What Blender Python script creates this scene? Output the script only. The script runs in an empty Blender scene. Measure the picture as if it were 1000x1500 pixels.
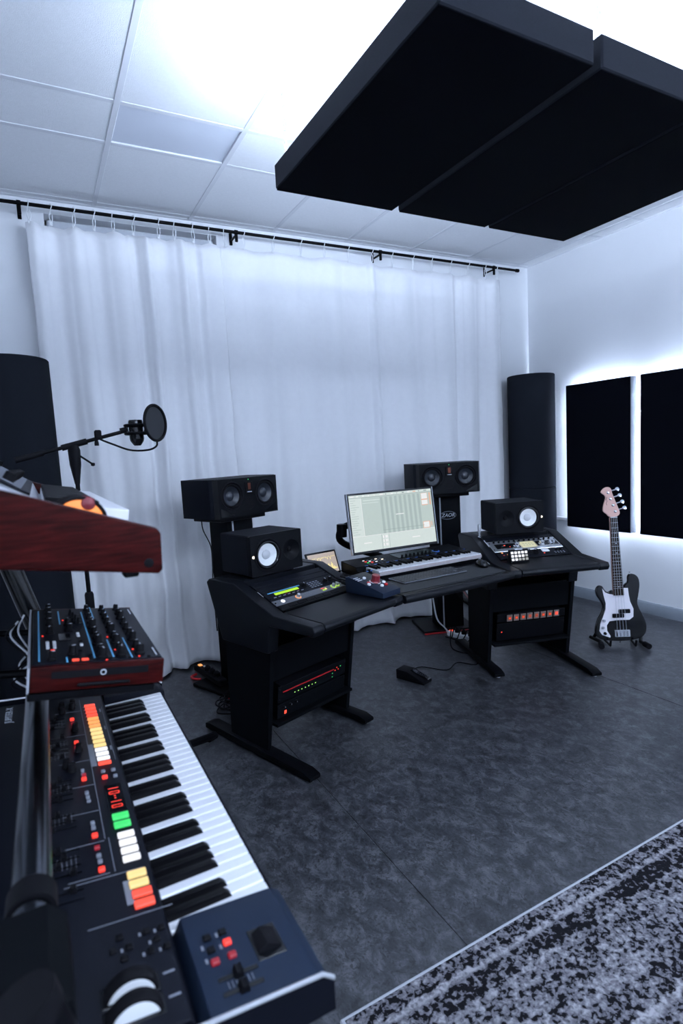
import bpy, bmesh, math, random
from mathutils import Vector, Matrix
R = math.radians
rnd = random.Random(7)
scene = bpy.context.scene
col = scene.collection

# ------------------------------------------------------------------ camera
cam_d = bpy.data.cameras.new('camera'); cam = bpy.data.objects.new('camera', cam_d); col.objects.link(cam)
YAW, PITCH, ROLL = R(27.967), R(6.196), R(-3.116)
fwd = Vector((math.sin(YAW)*math.cos(PITCH), math.cos(YAW)*math.cos(PITCH), -math.sin(PITCH)))
rgt = Vector((math.cos(YAW), -math.sin(YAW), 0)); upv = rgt.cross(fwd)
r2 = math.cos(ROLL)*rgt + math.sin(ROLL)*upv; u2 = -math.sin(ROLL)*rgt + math.cos(ROLL)*upv
m = Matrix((r2, u2, -fwd)).transposed().to_4x4(); m.translation = Vector((0, 0, 1.5)); cam.matrix_world = m
cam_d.sensor_fit = 'VERTICAL'; cam_d.sensor_height = 36; cam_d.sensor_width = 24; cam_d.lens = 19.926
cam_d.clip_start = 0.02
cam_d.dof.use_dof = True; cam_d.dof.focus_distance = 3.3; cam_d.dof.aperture_fstop = 4.0
scene.camera = cam
# ------------------------------------------------------------------ world, exposure
w = bpy.data.worlds.new('world'); scene.world = w; w.use_nodes = True
w.node_tree.nodes['Background'].inputs[0].default_value = (0.02, 0.03, 0.06, 1)
w.node_tree.nodes['Background'].inputs[1].default_value = 0.3
vs = scene.view_settings; vs.view_transform = 'Standard'; vs.look = 'None'; vs.exposure = 0.0; vs.gamma = 1.0
vs.use_curve_mapping = False
scene.cycles.use_denoising = True
scene.cycles.max_bounces = 10; scene.cycles.diffuse_bounces = 6
scene.cycles.sample_clamp_indirect = 6.0
LED = (0.63, 0.765, 1.0)          # colour of the cool white strips
CLOUD_W, WALL_W, ROOM_W = 430.0, 240.0, 58.0

# ------------------------------------------------------------------ materials
MATS = {}
def mat(name, colr, rough=0.5, metal=0.0, nscale=40.0, namt=0.12, bump=0.0, bscale=200.0, spec=0.5, sheen=0.0, coat=0.0, trans=0.0):
    if name in MATS: return MATS[name]
    ma = bpy.data.materials.new(name); ma.use_nodes = True; nt = ma.node_tree
    b = nt.nodes['Principled BSDF']
    tc = nt.nodes.new('ShaderNodeTexCoord'); nz = nt.nodes.new('ShaderNodeTexNoise')
    nz.inputs['Scale'].default_value = nscale; nz.inputs['Detail'].default_value = 4
    nt.links.new(tc.outputs['Object'], nz.inputs['Vector'])
    mx = nt.nodes.new('ShaderNodeMix'); mx.data_type = 'RGBA'
    c = colr
    mx.inputs[6].default_value = (c[0]*(1-namt), c[1]*(1-namt), c[2]*(1-namt), 1)
    mx.inputs[7].default_value = (min(1, c[0]*(1+namt)), min(1, c[1]*(1+namt)), min(1, c[2]*(1+namt)), 1)
    nt.links.new(nz.outputs['Fac'], mx.inputs[0]); nt.links.new(mx.outputs[2], b.inputs['Base Color'])
    b.inputs['Roughness'].default_value = rough; b.inputs['Metallic'].default_value = metal
    b.inputs['Specular IOR Level'].default_value = spec
    b.inputs['Sheen Weight'].default_value = sheen; b.inputs['Coat Weight'].default_value = coat
    b.inputs['Transmission Weight'].default_value = trans
    if bump > 0:
        n2 = nt.nodes.new('ShaderNodeTexNoise'); n2.inputs['Scale'].default_value = bscale; n2.inputs['Detail'].default_value = 3
        nt.links.new(tc.outputs['Object'], n2.inputs['Vector'])
        bp = nt.nodes.new('ShaderNodeBump'); bp.inputs['Strength'].default_value = bump; bp.inputs['Distance'].default_value = 0.002
        nt.links.new(n2.outputs['Fac'], bp.inputs['Height']); nt.links.new(bp.outputs['Normal'], b.inputs['Normal'])
    MATS[name] = ma; return ma
def emat(name, colr, strength):
    if name in MATS: return MATS[name]
    ma = bpy.data.materials.new(name); ma.use_nodes = True; nt = ma.node_tree
    b = nt.nodes['Principled BSDF']; b.inputs['Base Color'].default_value = (colr[0]*.06, colr[1]*.06, colr[2]*.06, 1)
    tc = nt.nodes.new('ShaderNodeTexCoord'); nz = nt.nodes.new('ShaderNodeTexNoise'); nz.inputs['Scale'].default_value = 60
    nt.links.new(tc.outputs['Object'], nz.inputs['Vector'])
    mx = nt.nodes.new('ShaderNodeMix'); mx.data_type = 'RGBA'
    mx.inputs[6].default_value = (colr[0]*.94, colr[1]*.94, colr[2]*.94, 1); mx.inputs[7].default_value = (*colr, 1)
    nt.links.new(nz.outputs['Fac'], mx.inputs[0]); nt.links.new(mx.outputs[2], b.inputs['Emission Color'])
    b.inputs['Emission Strength'].default_value = strength
    MATS[name] = ma; return ma
def wood(name, c1, c2, scale=(3, 30, 30), rough=0.35):
    if name in MATS: return MATS[name]
    ma = bpy.data.materials.new(name); ma.use_nodes = True; nt = ma.node_tree; b = nt.nodes['Principled BSDF']
    tc = nt.nodes.new('ShaderNodeTexCoord'); mp = nt.nodes.new('ShaderNodeMapping'); mp.inputs['Scale'].default_value = scale
    nz = nt.nodes.new('ShaderNodeTexNoise'); nz.inputs['Scale'].default_value = 4; nz.inputs['Detail'].default_value = 8; nz.inputs['Distortion'].default_value = 0.6
    cr = nt.nodes.new('ShaderNodeValToRGB'); cr.color_ramp.elements[0].position = 0.35; cr.color_ramp.elements[1].position = 0.7
    cr.color_ramp.elements[0].color = (*c1, 1); cr.color_ramp.elements[1].color = (*c2, 1)
    nt.links.new(tc.outputs['Object'], mp.inputs[0]); nt.links.new(mp.outputs[0], nz.inputs['Vector'])
    nt.links.new(nz.outputs['Fac'], cr.inputs[0]); nt.links.new(cr.outputs[0], b.inputs['Base Color'])
    b.inputs['Roughness'].default_value = rough; b.inputs['Specular IOR Level'].default_value = 0.07
    MATS[name] = ma; return ma

M_wall = mat('white_paint', (0.80, 0.81, 0.83), 0.75, nscale=3, namt=0.03, bump=0.15, bscale=120)
M_tile = mat('ceiling_tile', (0.80, 0.81, 0.83), 0.9, nscale=60, namt=0.05, bump=0.9, bscale=260)
M_tile_s = mat('smooth_tile', (0.62, 0.65, 0.72), 0.7, nscale=10, namt=0.02)
M_grid = mat('grid_white', (0.70, 0.71, 0.74), 0.6, nscale=10, namt=0.03)
M_curt = mat('curtain_cloth', (0.84, 0.84, 0.86), 0.9, nscale=25, namt=0.03, bump=0.15, bscale=500, sheen=0.2)
M_black = mat('black_metal', (0.002, 0.0022, 0.0032), 0.42, nscale=30, namt=0.2, spec=0.07)
M_gloss = mat('gloss_black', (0.004, 0.0045, 0.006), 0.16, nscale=30, namt=0.2, spec=0.3)
M_desk = mat('desk_vinyl', (0.004, 0.0048, 0.007), 0.34, nscale=60, namt=0.15, bump=0.25, bscale=500, spec=0.12)
M_deskd = mat('desk_side_laminate', (0.0025, 0.003, 0.004), 0.6, nscale=60, namt=0.15, spec=0.04)
M_fabric = mat('black_acoustic_fabric', (0.0022, 0.0026, 0.0045), 0.95, nscale=300, namt=0.3, bump=0.4, bscale=900, spec=0.03, sheen=0.0)
M_fabedge = mat('charcoal_felt', (0.013, 0.015, 0.021), 0.95, nscale=300, namt=0.3, bump=0.4, bscale=900, spec=0.15)
M_trap = mat('trap_cloth', (0.0085, 0.010, 0.014), 0.9, nscale=300, namt=0.3, bump=0.3, bscale=800, spec=0.05, sheen=0.0)
M_spk = mat('speaker_vinyl', (0.004, 0.005, 0.0085), 0.55, nscale=200, namt=0.2, bump=0.35, bscale=900, spec=0.07)
M_spkf = mat('speaker_baffle', (0.004, 0.0045, 0.006), 0.45, nscale=200, namt=0.2, spec=0.07)
M_cone = mat('white_cone', (0.80, 0.80, 0.80), 0.55, nscale=80, namt=0.05)
M_conegrey = mat('grey_dust_cap', (0.50, 0.50, 0.52), 0.5, nscale=80, namt=0.05)
M_rub = mat('black_rubber', (0.004, 0.004, 0.0055), 0.6, nscale=80, namt=0.2, spec=0.08)
M_key = mat('white_key', (0.62, 0.62, 0.65), 0.3, nscale=20, namt=0.02)
M_keyb = mat('black_key', (0.004, 0.004, 0.005), 0.3, nscale=20, namt=0.2, spec=0.08)
M_panel = mat('synth_panel', (0.0035, 0.0042, 0.0075), 0.45, nscale=60, namt=0.1, spec=0.07)
M_blue = mat('slate_blue_panel', (0.008, 0.014, 0.028), 0.42, nscale=60, namt=0.1, spec=0.12)
M_silver = mat('brushed_silver', (0.62, 0.63, 0.66), 0.3, metal=0.9, nscale=100, namt=0.1)
M_chrome = mat('chrome', (0.75, 0.76, 0.80), 0.12, metal=1.0, nscale=60, namt=0.05)
M_dchrome = mat('dark_chrome', (0.10, 0.11, 0.13), 0.22, metal=1.0, nscale=60, namt=0.05)
M_alu = mat('light_grey_alu', (0.45, 0.46, 0.50), 0.35, metal=0.6, nscale=60, namt=0.08)
M_greyp = mat('grey_faceplate', (0.085, 0.09, 0.105), 0.4, metal=0.3, nscale=60, namt=0.1)
M_white = mat('white_plastic', (0.75, 0.76, 0.78), 0.4, nscale=40, namt=0.04)
M_print = mat('white_print', (0.55, 0.57, 0.62), 0.6, nscale=40, namt=0.1)
M_printd = mat('grey_print', (0.16, 0.17, 0.20), 0.6, nscale=40, namt=0.1)
M_bluel = mat('blue_line', (0.10, 0.36, 0.60), 0.5, nscale=40, namt=0.1)
M_redp = mat('red_plastic', (0.45, 0.012, 0.015), 0.35, nscale=40, namt=0.1)
M_redk = mat('dark_red_knob', (0.16, 0.008, 0.016), 0.3, nscale=40, namt=0.1, coat=0.4)
M_wood = wood('red_mahogany', (0.012, 0.0010, 0.0010), (0.042, 0.0036, 0.0032), (4, 1, 40))
M_pink = mat('pink_maple', (0.62, 0.36, 0.30), 0.4, nscale=20, namt=0.06)
M_fret = wood('rosewood', (0.010, 0.007, 0.006), (0.030, 0.020, 0.017), (30, 30, 3))
M_guard = mat('pickguard', (0.72, 0.68, 0.72), 0.3, nscale=20, namt=0.02)
M_base = mat('grey_skirting', (0.17, 0.19, 0.22), 0.5, nscale=20, namt=0.08)
M_glass = mat('window_glass', (0.9, 0.95, 1.0), 0.02, trans=1.0, nscale=5, namt=0.01)
M_blind = mat('blind_cloth', (0.55, 0.57, 0.62), 0.8, nscale=80, namt=0.05)
E_red = emat('lamp_red', (1.0, 0.05, 0.03), 1.3); E_red2 = emat('lamp_red_dim', (0.8, 0.02, 0.05), 0.35)
E_redw = emat('lamp_red_hot', (1.0, 0.09, 0.05), 1.25)
E_or = emat('lamp_orange', (1.0, 0.40, 0.12), 1.15); E_yel = emat('lamp_yellow', (1.0, 0.74, 0.30), 1.1)
E_whi = emat('lamp_white', (0.92, 0.93, 1.0), 1.2); E_gre = emat('lamp_green', (0.06, 0.85, 0.20), 1.0)
E_lime = emat('lcd_lime', (0.55, 0.95, 0.03), 0.9); E_blu = emat('lamp_blue', (0.06, 0.22, 0.9), 0.4)
E_wheel = emat('lamp_wheel', (1.0, 0.30, 0.05), 1.3)
E_dot = emat('lamp_warm', (1.0, 0.88, 0.70), 2.0)

# ------------------------------------------------------------------ mesh helpers
class MB:
    def __init__(s, T=None): s.v = []; s.f = []; s.mi = []; s.T = T or Matrix.Identity(4); s.cur = 0
    def add(s, vs_, fs, T=None):
        o = len(s.v); A = s.T @ T if T is not None else s.T
        s.v += [tuple(A @ Vector(p)) for p in vs_]
        flip = A.determinant() < 0
        for f in fs:
            g = [i+o for i in f]
            s.f.append(g[::-1] if flip else g); s.mi.append(s.cur)
        return s
    def box(s, c, d, b=0.0, T=None):
        hx, hy, hz = d[0]/2, d[1]/2, d[2]/2; b = min(b, hx*.95, hy*.95, hz*.95)
        A = Matrix.Translation(c); A = (T @ A) if T is not None else A
        if b <= 0:
            vs_ = [(x, y, z) for x in (-hx, hx) for y in (-hy, hy) for z in (-hz, hz)]
            fs = [(0,1,3,2), (4,6,7,5), (0,4,5,1), (2,3,7,6), (0,2,6,4), (1,5,7,3)]
            return s.add(vs_, fs, A)
        vs_ = []; idx = {}
        for sx in (-1, 1):
            for sy in (-1, 1):
                for sz in (-1, 1):
                    for a in range(3):
                        p = [sx*(hx-b), sy*(hy-b), sz*(hz-b)]; p[a] = (sx*hx, sy*hy, sz*hz)[a]
                        idx[(sx, sy, sz, a)] = len(vs_); vs_.append(tuple(p))
        fs = []
        def q(keys):
            ids = [idx[k] for k in keys]; P = [Vector(vs_[i]) for i in ids]
            n = (P[1]-P[0]).cross(P[2]-P[0]); cen = sum(P, Vector())/len(P)
            fs.append(ids if n.dot(cen) > 0 else ids[::-1])
        for a in range(3):
            o = [k for k in range(3) if k != a]
            for sa in (-1, 1):
                ks = []
                for (i, j) in ((-1,-1), (1,-1), (1,1), (-1,1)):
                    k = [0,0,0]; k[a] = sa; k[o[0]] = i; k[o[1]] = j; ks.append((*k, a))
                q(ks)
            for i in (-1, 1):
                for j in (-1, 1):
                    ks = []
                    for (sa, fa) in ((-1, o[0]), (1, o[0]), (1, o[1]), (-1, o[1])):
                        k = [0,0,0]; k[a] = sa; k[o[0]] = i; k[o[1]] = j; ks.append((*k, fa))
                    q(ks)
        for sx in (-1, 1):
            for sy in (-1, 1):
                for sz in (-1, 1): q([(sx, sy, sz, a) for a in range(3)])
        return s.add(vs_, fs, A)
    def prism(s, poly, a0, a1, axis='x', T=None):
        """polygon of 2D points swept along an axis: x -> pts are (y,z); y -> (x,z); z -> (x,y)"""
        n = len(poly)
        def P(p, a): return {'x': (a, p[0], p[1]), 'y': (p[0], a, p[1]), 'z': (p[0], p[1], a)}[axis]
        vs_ = [P(p, a0) for p in poly] + [P(p, a1) for p in poly]
        ar = sum(poly[i][0]*poly[(i+1) % n][1]-poly[(i+1) % n][0]*poly[i][1] for i in range(n))
        fl = (ar > 0) == (a1 > a0)
        if axis == 'y': fl = not fl
        fs = [list(range(n))[::-1], list(range(n, 2*n))] + [(i, (i+1) % n, n+(i+1) % n, n+i) for i in range(n)]
        if not fl: fs = [list(f)[::-1] for f in fs]
        return s.add(vs_, fs, T)
    def tube(s, pts, r, n=8, closed=False, T=None):
        pts = [Vector(p) for p in pts]; k = len(pts); rr = r if isinstance(r, (list, tuple)) else [r]*k
        t0 = (pts[1]-pts[0]).normalized(); nrm = t0.orthogonal().normalized(); vs_ = []
        for i in range(k):
            if closed: t = (pts[(i+1) % k]-pts[i-1])
            else: t = pts[min(i+1, k-1)]-pts[max(i-1, 0)]
            t.normalize(); nrm = (nrm - t*nrm.dot(t)).normalized(); bn = t.cross(nrm)
            for j in range(n):
                a = 2*math.pi*j/n; vs_.append(tuple(pts[i]+rr[i]*(math.cos(a)*nrm+math.sin(a)*bn)))
        fs = []
        for i in range(k if closed else k-1):
            o, o2 = i*n, ((i+1) % k)*n
            fs += [(o+j, o+(j+1) % n, o2+(j+1) % n, o2+j) for j in range(n)]
        if not closed: fs += [list(range(n))[::-1], [(k-1)*n+j for j in range(n)]]
        return s.add(vs_, fs, T)
    def lathe(s, prof, n=24, T=None, cap=True):
        """profile of (r,z) swept about z"""
        vs_ = []; fs = []; k = len(prof)
        for (r_, z_) in prof:
            for j in range(n):
                a = 2*math.pi*j/n; vs_.append((r_*math.cos(a), r_*math.sin(a), z_))
        for i in range(k-1):
            fs += [(i*n+j, i*n+(j+1) % n, (i+1)*n+(j+1) % n, (i+1)*n+j) for j in range(n)]
        if cap and prof[0][0] > 1e-6: fs.append(list(range(n))[::-1])
        if cap and prof[-1][0] > 1e-6: fs.append([(k-1)*n+j for j in range(n)])
        return s.add(vs_, fs, T)
    def cyl(s, c0, c1, r, n=16, r2=None, T=None):
        return s.tube([c0, c1], [r, r if r2 is None else r2], n, T=T)
    def build(s, name, ma, parent=None, bevel=0.0, segs=2, ang=35):
        me = bpy.data.meshes.new(name); me.from_pydata(s.v, [], s.f)
        for x in (ma if isinstance(ma, (list, tuple)) else [ma]): me.materials.append(x)
        me.polygons.foreach_set('material_index', s.mi)
        if bevel > 0:
            bm = bmesh.new(); bm.from_mesh(me)
            es = [e for e in bm.edges if len(e.link_faces) == 2 and e.calc_face_angle(0) > R(28)]
            bmesh.ops.bevel(bm, geom=es, offset=bevel, segments=segs, affect='EDGES', profile=0.6, clamp_overlap=True)
            bm.to_mesh(me); bm.free()
        me.polygons.foreach_set('use_smooth', [True]*len(me.polygons)); me.set_sharp_from_angle(angle=R(ang)); me.update()
        o = bpy.data.objects.new(name, me); col.objects.link(o)
        if parent: o.parent = parent
        return o
def holed_plate(outer, holes, z0, z1, T):
    """flat plate in xy with round holes (cx, cy, r), walls included"""
    bm = bmesh.new(); loops = [outer] + [[(cx+r*math.cos(2*math.pi*k/36), cy+r*math.sin(2*math.pi*k/36)) for k in range(36)] for (cx, cy, r) in holes]
    es = []
    for lp in loops:
        vv = [bm.verts.new((p[0], p[1], z0)) for p in lp]
        es += [bm.edges.new((vv[i], vv[(i+1) % len(vv)])) for i in range(len(vv))]
    bmesh.ops.triangle_fill(bm, edges=es, use_beauty=True, use_dissolve=False)
    r_ = bmesh.ops.extrude_face_region(bm, geom=bm.faces[:])
    for v in [g for g in r_['geom'] if isinstance(g, bmesh.types.BMVert)]: v.co.z = z1
    bmesh.ops.recalc_face_normals(bm, faces=bm.faces[:])
    mb = MB(T); bm.verts.index_update(); mb.add([tuple(v.co) for v in bm.verts], [[v.index for v in f.verts] for f in bm.faces]); bm.free(); return mb
def thing(name, label, cat, loc=(0, 0, 0), rz=0.0, group=None):
    o = bpy.data.objects.new(name, None); col.objects.link(o); o.location = loc; o.rotation_euler = (0, 0, rz)
    o.empty_display_size = 0.05
    o['label'] = label; o['category'] = cat
    if group: o['group'] = group
    return o
def tag(o, label, cat, group=None, kind=None):
    o['label'] = label; o['category'] = cat
    if group: o['group'] = group
    if kind: o['kind'] = kind
    return o
def struct(o): o['kind'] = 'structure'; return o
def share(src, name, parent, T):
    o = bpy.data.objects.new(name, src.data); col.objects.link(o); o.parent = parent; o.matrix_local = T; return o
def Tr(x, y, z): return Matrix.Translation((x, y, z))
def Rot(a, ax): return Matrix.Rotation(a, 4, ax)
def frame(o, ex, ey, ez):
    A = Matrix((Vector(ex), Vector(ey), Vector(ez))).transposed().to_4x4(); A.translation = Vector(o); return A
def spline(pts, n=8):
    P = [Vector(p) for p in pts]; P = [P[0]] + P + [P[-1]]; out = []
    for i in range(1, len(P)-2):
        for k in range(n):
            t = k/n; a, b, c, d = P[i-1], P[i], P[i+1], P[i+2]
            out.append(0.5*((2*b)+(c-a)*t+(2*a-5*b+4*c-d)*t*t+(3*b-a-3*c+d)*t**3))
    out.append(P[-2]); return out
def text_mesh(name, body, size, ma, parent, T, ext=0.0004, italic=0.0):
    cu = bpy.data.curves.new(name, 'FONT'); cu.body = body; cu.size = size; cu.extrude = ext; cu.align_x = 'CENTER'; cu.align_y = 'CENTER'
    cu.shear = italic; cu.resolution_u = 3
    t = bpy.data.objects.new(name, cu); col.objects.link(t)
    me = bpy.data.meshes.new_from_object(t.evaluated_get(bpy.context.evaluated_depsgraph_get()))
    bpy.data.objects.remove(t); me.materials.clear(); me.materials.append(ma)
    o = bpy.data.objects.new(name, me); col.objects.link(o); o.parent = parent; o.matrix_local = T; return o

# ------------------------------------------------------------------ the room
XL, XR, YB, YF, ZC = -0.62, 4.41, 4.17, -2.3, 3.167
fl = MB().box(((XL+XR)/2, (YF+YB)/2, -0.06), (XR-XL+.4, YB-YF+.4, 0.10)).build('floor', M_base); struct(fl)
def floor_mat():
    ma = bpy.data.materials.new('marbled_linoleum'); ma.use_nodes = True; nt = ma.node_tree; b = nt.nodes['Principled BSDF']
    tc = nt.nodes.new('ShaderNodeTexCoord'); mp = nt.nodes.new('ShaderNodeMapping'); mp.inputs['Scale'].default_value = (1.35, 1.0, 1)
    mp.inputs['Rotation'].default_value = (0, 0, 0.6)
    nt.links.new(tc.outputs['Object'], mp.inputs[0])
    n1 = nt.nodes.new('ShaderNodeTexNoise'); n1.inputs['Scale'].default_value = 13; n1.inputs['Detail'].default_value = 12; n1.inputs['Roughness'].default_value = 0.80; n1.inputs['Distortion'].default_value = 0.5
    n2 = nt.nodes.new('ShaderNodeTexNoise'); n2.inputs['Scale'].default_value = 42; n2.inputs['Detail'].default_value = 5; n2.inputs['Distortion'].default_value = 1.8
    for n in (n1, n2): nt.links.new(mp.outputs[0], n.inputs['Vector'])
    cr = nt.nodes.new('ShaderNodeValToRGB'); e = cr.color_ramp.elements
    e[0].position = 0.39; e[0].color = (0.013, 0.0145, 0.018, 1); e[1].position = 0.62; e[1].color = (0.080, 0.083, 0.093, 1)
    e2 = cr.color_ramp.elements.new(0.5); e2.color = (0.032, 0.034, 0.040, 1)
    c2 = nt.nodes.new('ShaderNodeValToRGB'); c2.color_ramp.elements[0].position = 0.36; c2.color_ramp.elements[1].position = 0.46
    c2.color_ramp.elements[0].color = (0.22, 0.22, 0.22, 1); c2.color_ramp.elements[1].color = (1.0, 1.0, 1.0, 1)
    ex = c2.color_ramp.elements.new(.66); ex.color = (1.0, 1.0, 1.0, 1); ex = c2.color_ramp.elements.new(.74); ex.color = (1.9, 1.9, 1.9, 1)
    nt.links.new(n1.outputs['Fac'], cr.inputs[0]); nt.links.new(n2.outputs['Fac'], c2.inputs[0])
    mu = nt.nodes.new('ShaderNodeMix'); mu.data_type = 'RGBA'; mu.blend_type = 'MULTIPLY'; mu.inputs[0].default_value = 0.8
    nt.links.new(cr.outputs[0], mu.inputs[6]); nt.links.new(c2.outputs[0], mu.inputs[7]); nt.links.new(mu.outputs[2], b.inputs['Base Color'])
    b.inputs['Roughness'].default_value = 0.36
    bp = nt.nodes.new('ShaderNodeBump'); bp.inputs['Strength'].default_value = 0.12; bp.inputs['Distance'].default_value = 0.002
    nt.links.new(n2.outputs['Fac'], bp.inputs['Height']); nt.links.new(bp.outputs['Normal'], b.inputs['Normal'])
    return ma
M_floor = floor_mat()
for i, (a, b) in enumerate(((XL-.1, -1.0+.0), (-1.0, 1.0), (1.0, 3.0), (3.0, XR+.1))):
    if b <= XL: continue
    a = max(a, XL-.1)
    MB().box(((a+b)/2, (YF+YB)/2, -0.005), (b-a-.0025, YB-YF+.2, 0.010), .0012).build('floor_sheet', M_floor, fl)
# walls
WX0, WX1, WZ0, WZ1 = 0.20, 1.31, 1.05, 3.09
wb = MB()
wb.box(((XL-.2+WX0)/2, YB+.1, ZC/2), (WX0-XL+.2, .2, ZC+.2)); wb.box(((WX1+XR+.2)/2, YB+.1, ZC/2), (XR+.2-WX1, .2, ZC+.2))
wb.box(((WX0+WX1)/2, YB+.1, WZ0/2-.05), (WX1-WX0, .2, WZ0+.1)); wb.box(((WX0+WX1)/2, YB+.1, (WZ1+ZC+.1)/2), (WX1-WX0, .2, ZC+.1-WZ1))
struct(wb.build('wall_back', M_wall))
struct(MB().box((XR+.1, (YF+YB)/2, ZC/2), (.2, YB-YF+.4, ZC+.2)).build('wall_right', M_wall))
struct(MB().box((XL-.1, (YF+YB)/2, ZC/2), (.2, YB-YF+.4, ZC+.2)).build('wall_left', M_wall))
struct(MB().box(((XL+XR)/2, YF-.1, ZC/2), (XR-XL+.4, .2, ZC+.2)).build('wall_front', M_wall))
# window behind the curtain
wn = MB()
for x in (WX0+.02, (WX0+WX1)/2, WX1-.02): wn.box((x, YB+.13, (WZ0+WZ1)/2), (.04, .05, WZ1-WZ0), .004)
for z in (WZ0+.02, WZ1-.02): wn.box(((WX0+WX1)/2, YB+.13, z), (WX1-WX0, .05, .04), .004)
wn = struct(wn.build('window_1', M_white))
for x in (WX0+.29, WX1-.29): MB().box((x, YB+.13, (WZ0+WZ1)/2), (.50, .006, WZ1-WZ0-.08)).build('pane', M_glass, wn)
MB().box(((WX0+WX1)/2, YB+.06, WZ1-.07), (WX1-WX0-.03, .07, .09), .01).build('blind_cassette', M_blind, wn)
MB().box(((WX0+WX1)/2, YB+.065, 2.2), (WX1-WX0-.06, .003, 1.7)).build('roller_blind', M_blind, wn)
MB().box(((WX0+WX1)/2, YB+.05, WZ0+.01), (WX1-WX0, .14, .02), .004).build('window_sill', M_white, wn)
# ceiling: slab, hanging grid, tiles
ce = struct(MB().box(((XL+XR)/2, (YF+YB)/2, ZC+.08), (XR-XL+.4, YB-YF+.4, .08)).build('ceiling', M_grid))
gx = [XL] + [0.5+.625*k for k in range(-1, 7)] + [XR]; gx = [x for x in gx if XL <= x <= XR]; gx = sorted(set(round(x, 4) for x in gx))
gy = [YF, -1.55, -.80, -.05, .70, 1.45, 2.20, 2.95, 3.33, 4.10, YB]
for i in range(len(gx)-1):
    for j in range(len(gy)-1):
        a, b, c, d = gx[i], gx[i+1], gy[j], gy[j+1]
        sm = abs(a-.5) < .01 and abs(c-2.95) < .01
        dz = rnd.uniform(0, .0015)
        MB().box(((a+b)/2, (c+d)/2, ZC+.0135+dz+(.006 if sm else 0)), (b-a-.012, d-c-.012, .022), .002).build('ceiling_tile', M_tile_s if sm else M_tile, ce)
for x in gx: MB().box((min(max(x, XL+.012), XR-.012), (YF+YB)/2, ZC+.012), (.030, YB-YF, .024), .002).build('grid_bar', M_grid, ce)
for y in gy: MB().box(((XL+XR)/2, min(max(y, YF+.012), YB-.012), ZC+.0115), (XR-XL, .030, .022), .002).build('grid_bar', M_grid, ce)
struct(MB().prism([(XR, 0), (XR-.018, 0), (XR-.016, .085), (XR-.006, .10), (XR, .10)], YF, YB, 'y').build('baseboard_right', M_base))
struct(MB().prism([(YB, 0), (YB-.016, 0), (YB-.014, .085), (YB-.006, .10), (YB, .10)], XL, XR-.02, 'x').build('baseboard_back', M_base))
struct(MB().box((XR-.011, 3.86, .735), (.022, .60, .035), .004).build('trim_1', M_white))

# ------------------------------------------------------------------ curtain rod and curtains
RODY, RODZ = 4.04, 3.082
rod = thing('curtain_rod', 'long thin black curtain rod running under the ceiling', 'curtain rod', (2.0, RODY, RODZ))
MB().cyl((-2.6, 0, 0), (2.145, 0, 0), .011, 12).build('rod', M_black, rod)
MB(Tr(2.145, 0, 0) @ Rot(R(90), 'Y')).lathe([(.011, -.02), (.015, -.018), (.016, .01), (.012, .018), (0, .02)], 14).build('end_cap', M_black, rod)
brk = MB(); brk.box((0, .125, -.005), (.022, .012, .085), .003); brk.box((0, .06, -.018), (.014, .12, .012), .002); brk.lathe([(.016, -.011), (.016, .011)], 14, T=Rot(R(90), 'Y')); brk.box((0, .0, -.04), (.02, .016, .05), .003)
b0 = brk.build('bracket', M_black, rod); b0.location = (.065-2, 0, 0)
for x in (1.418, 2.631, 3.854): share(b0, 'bracket', rod, Tr(x-2, 0, 0))
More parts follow.
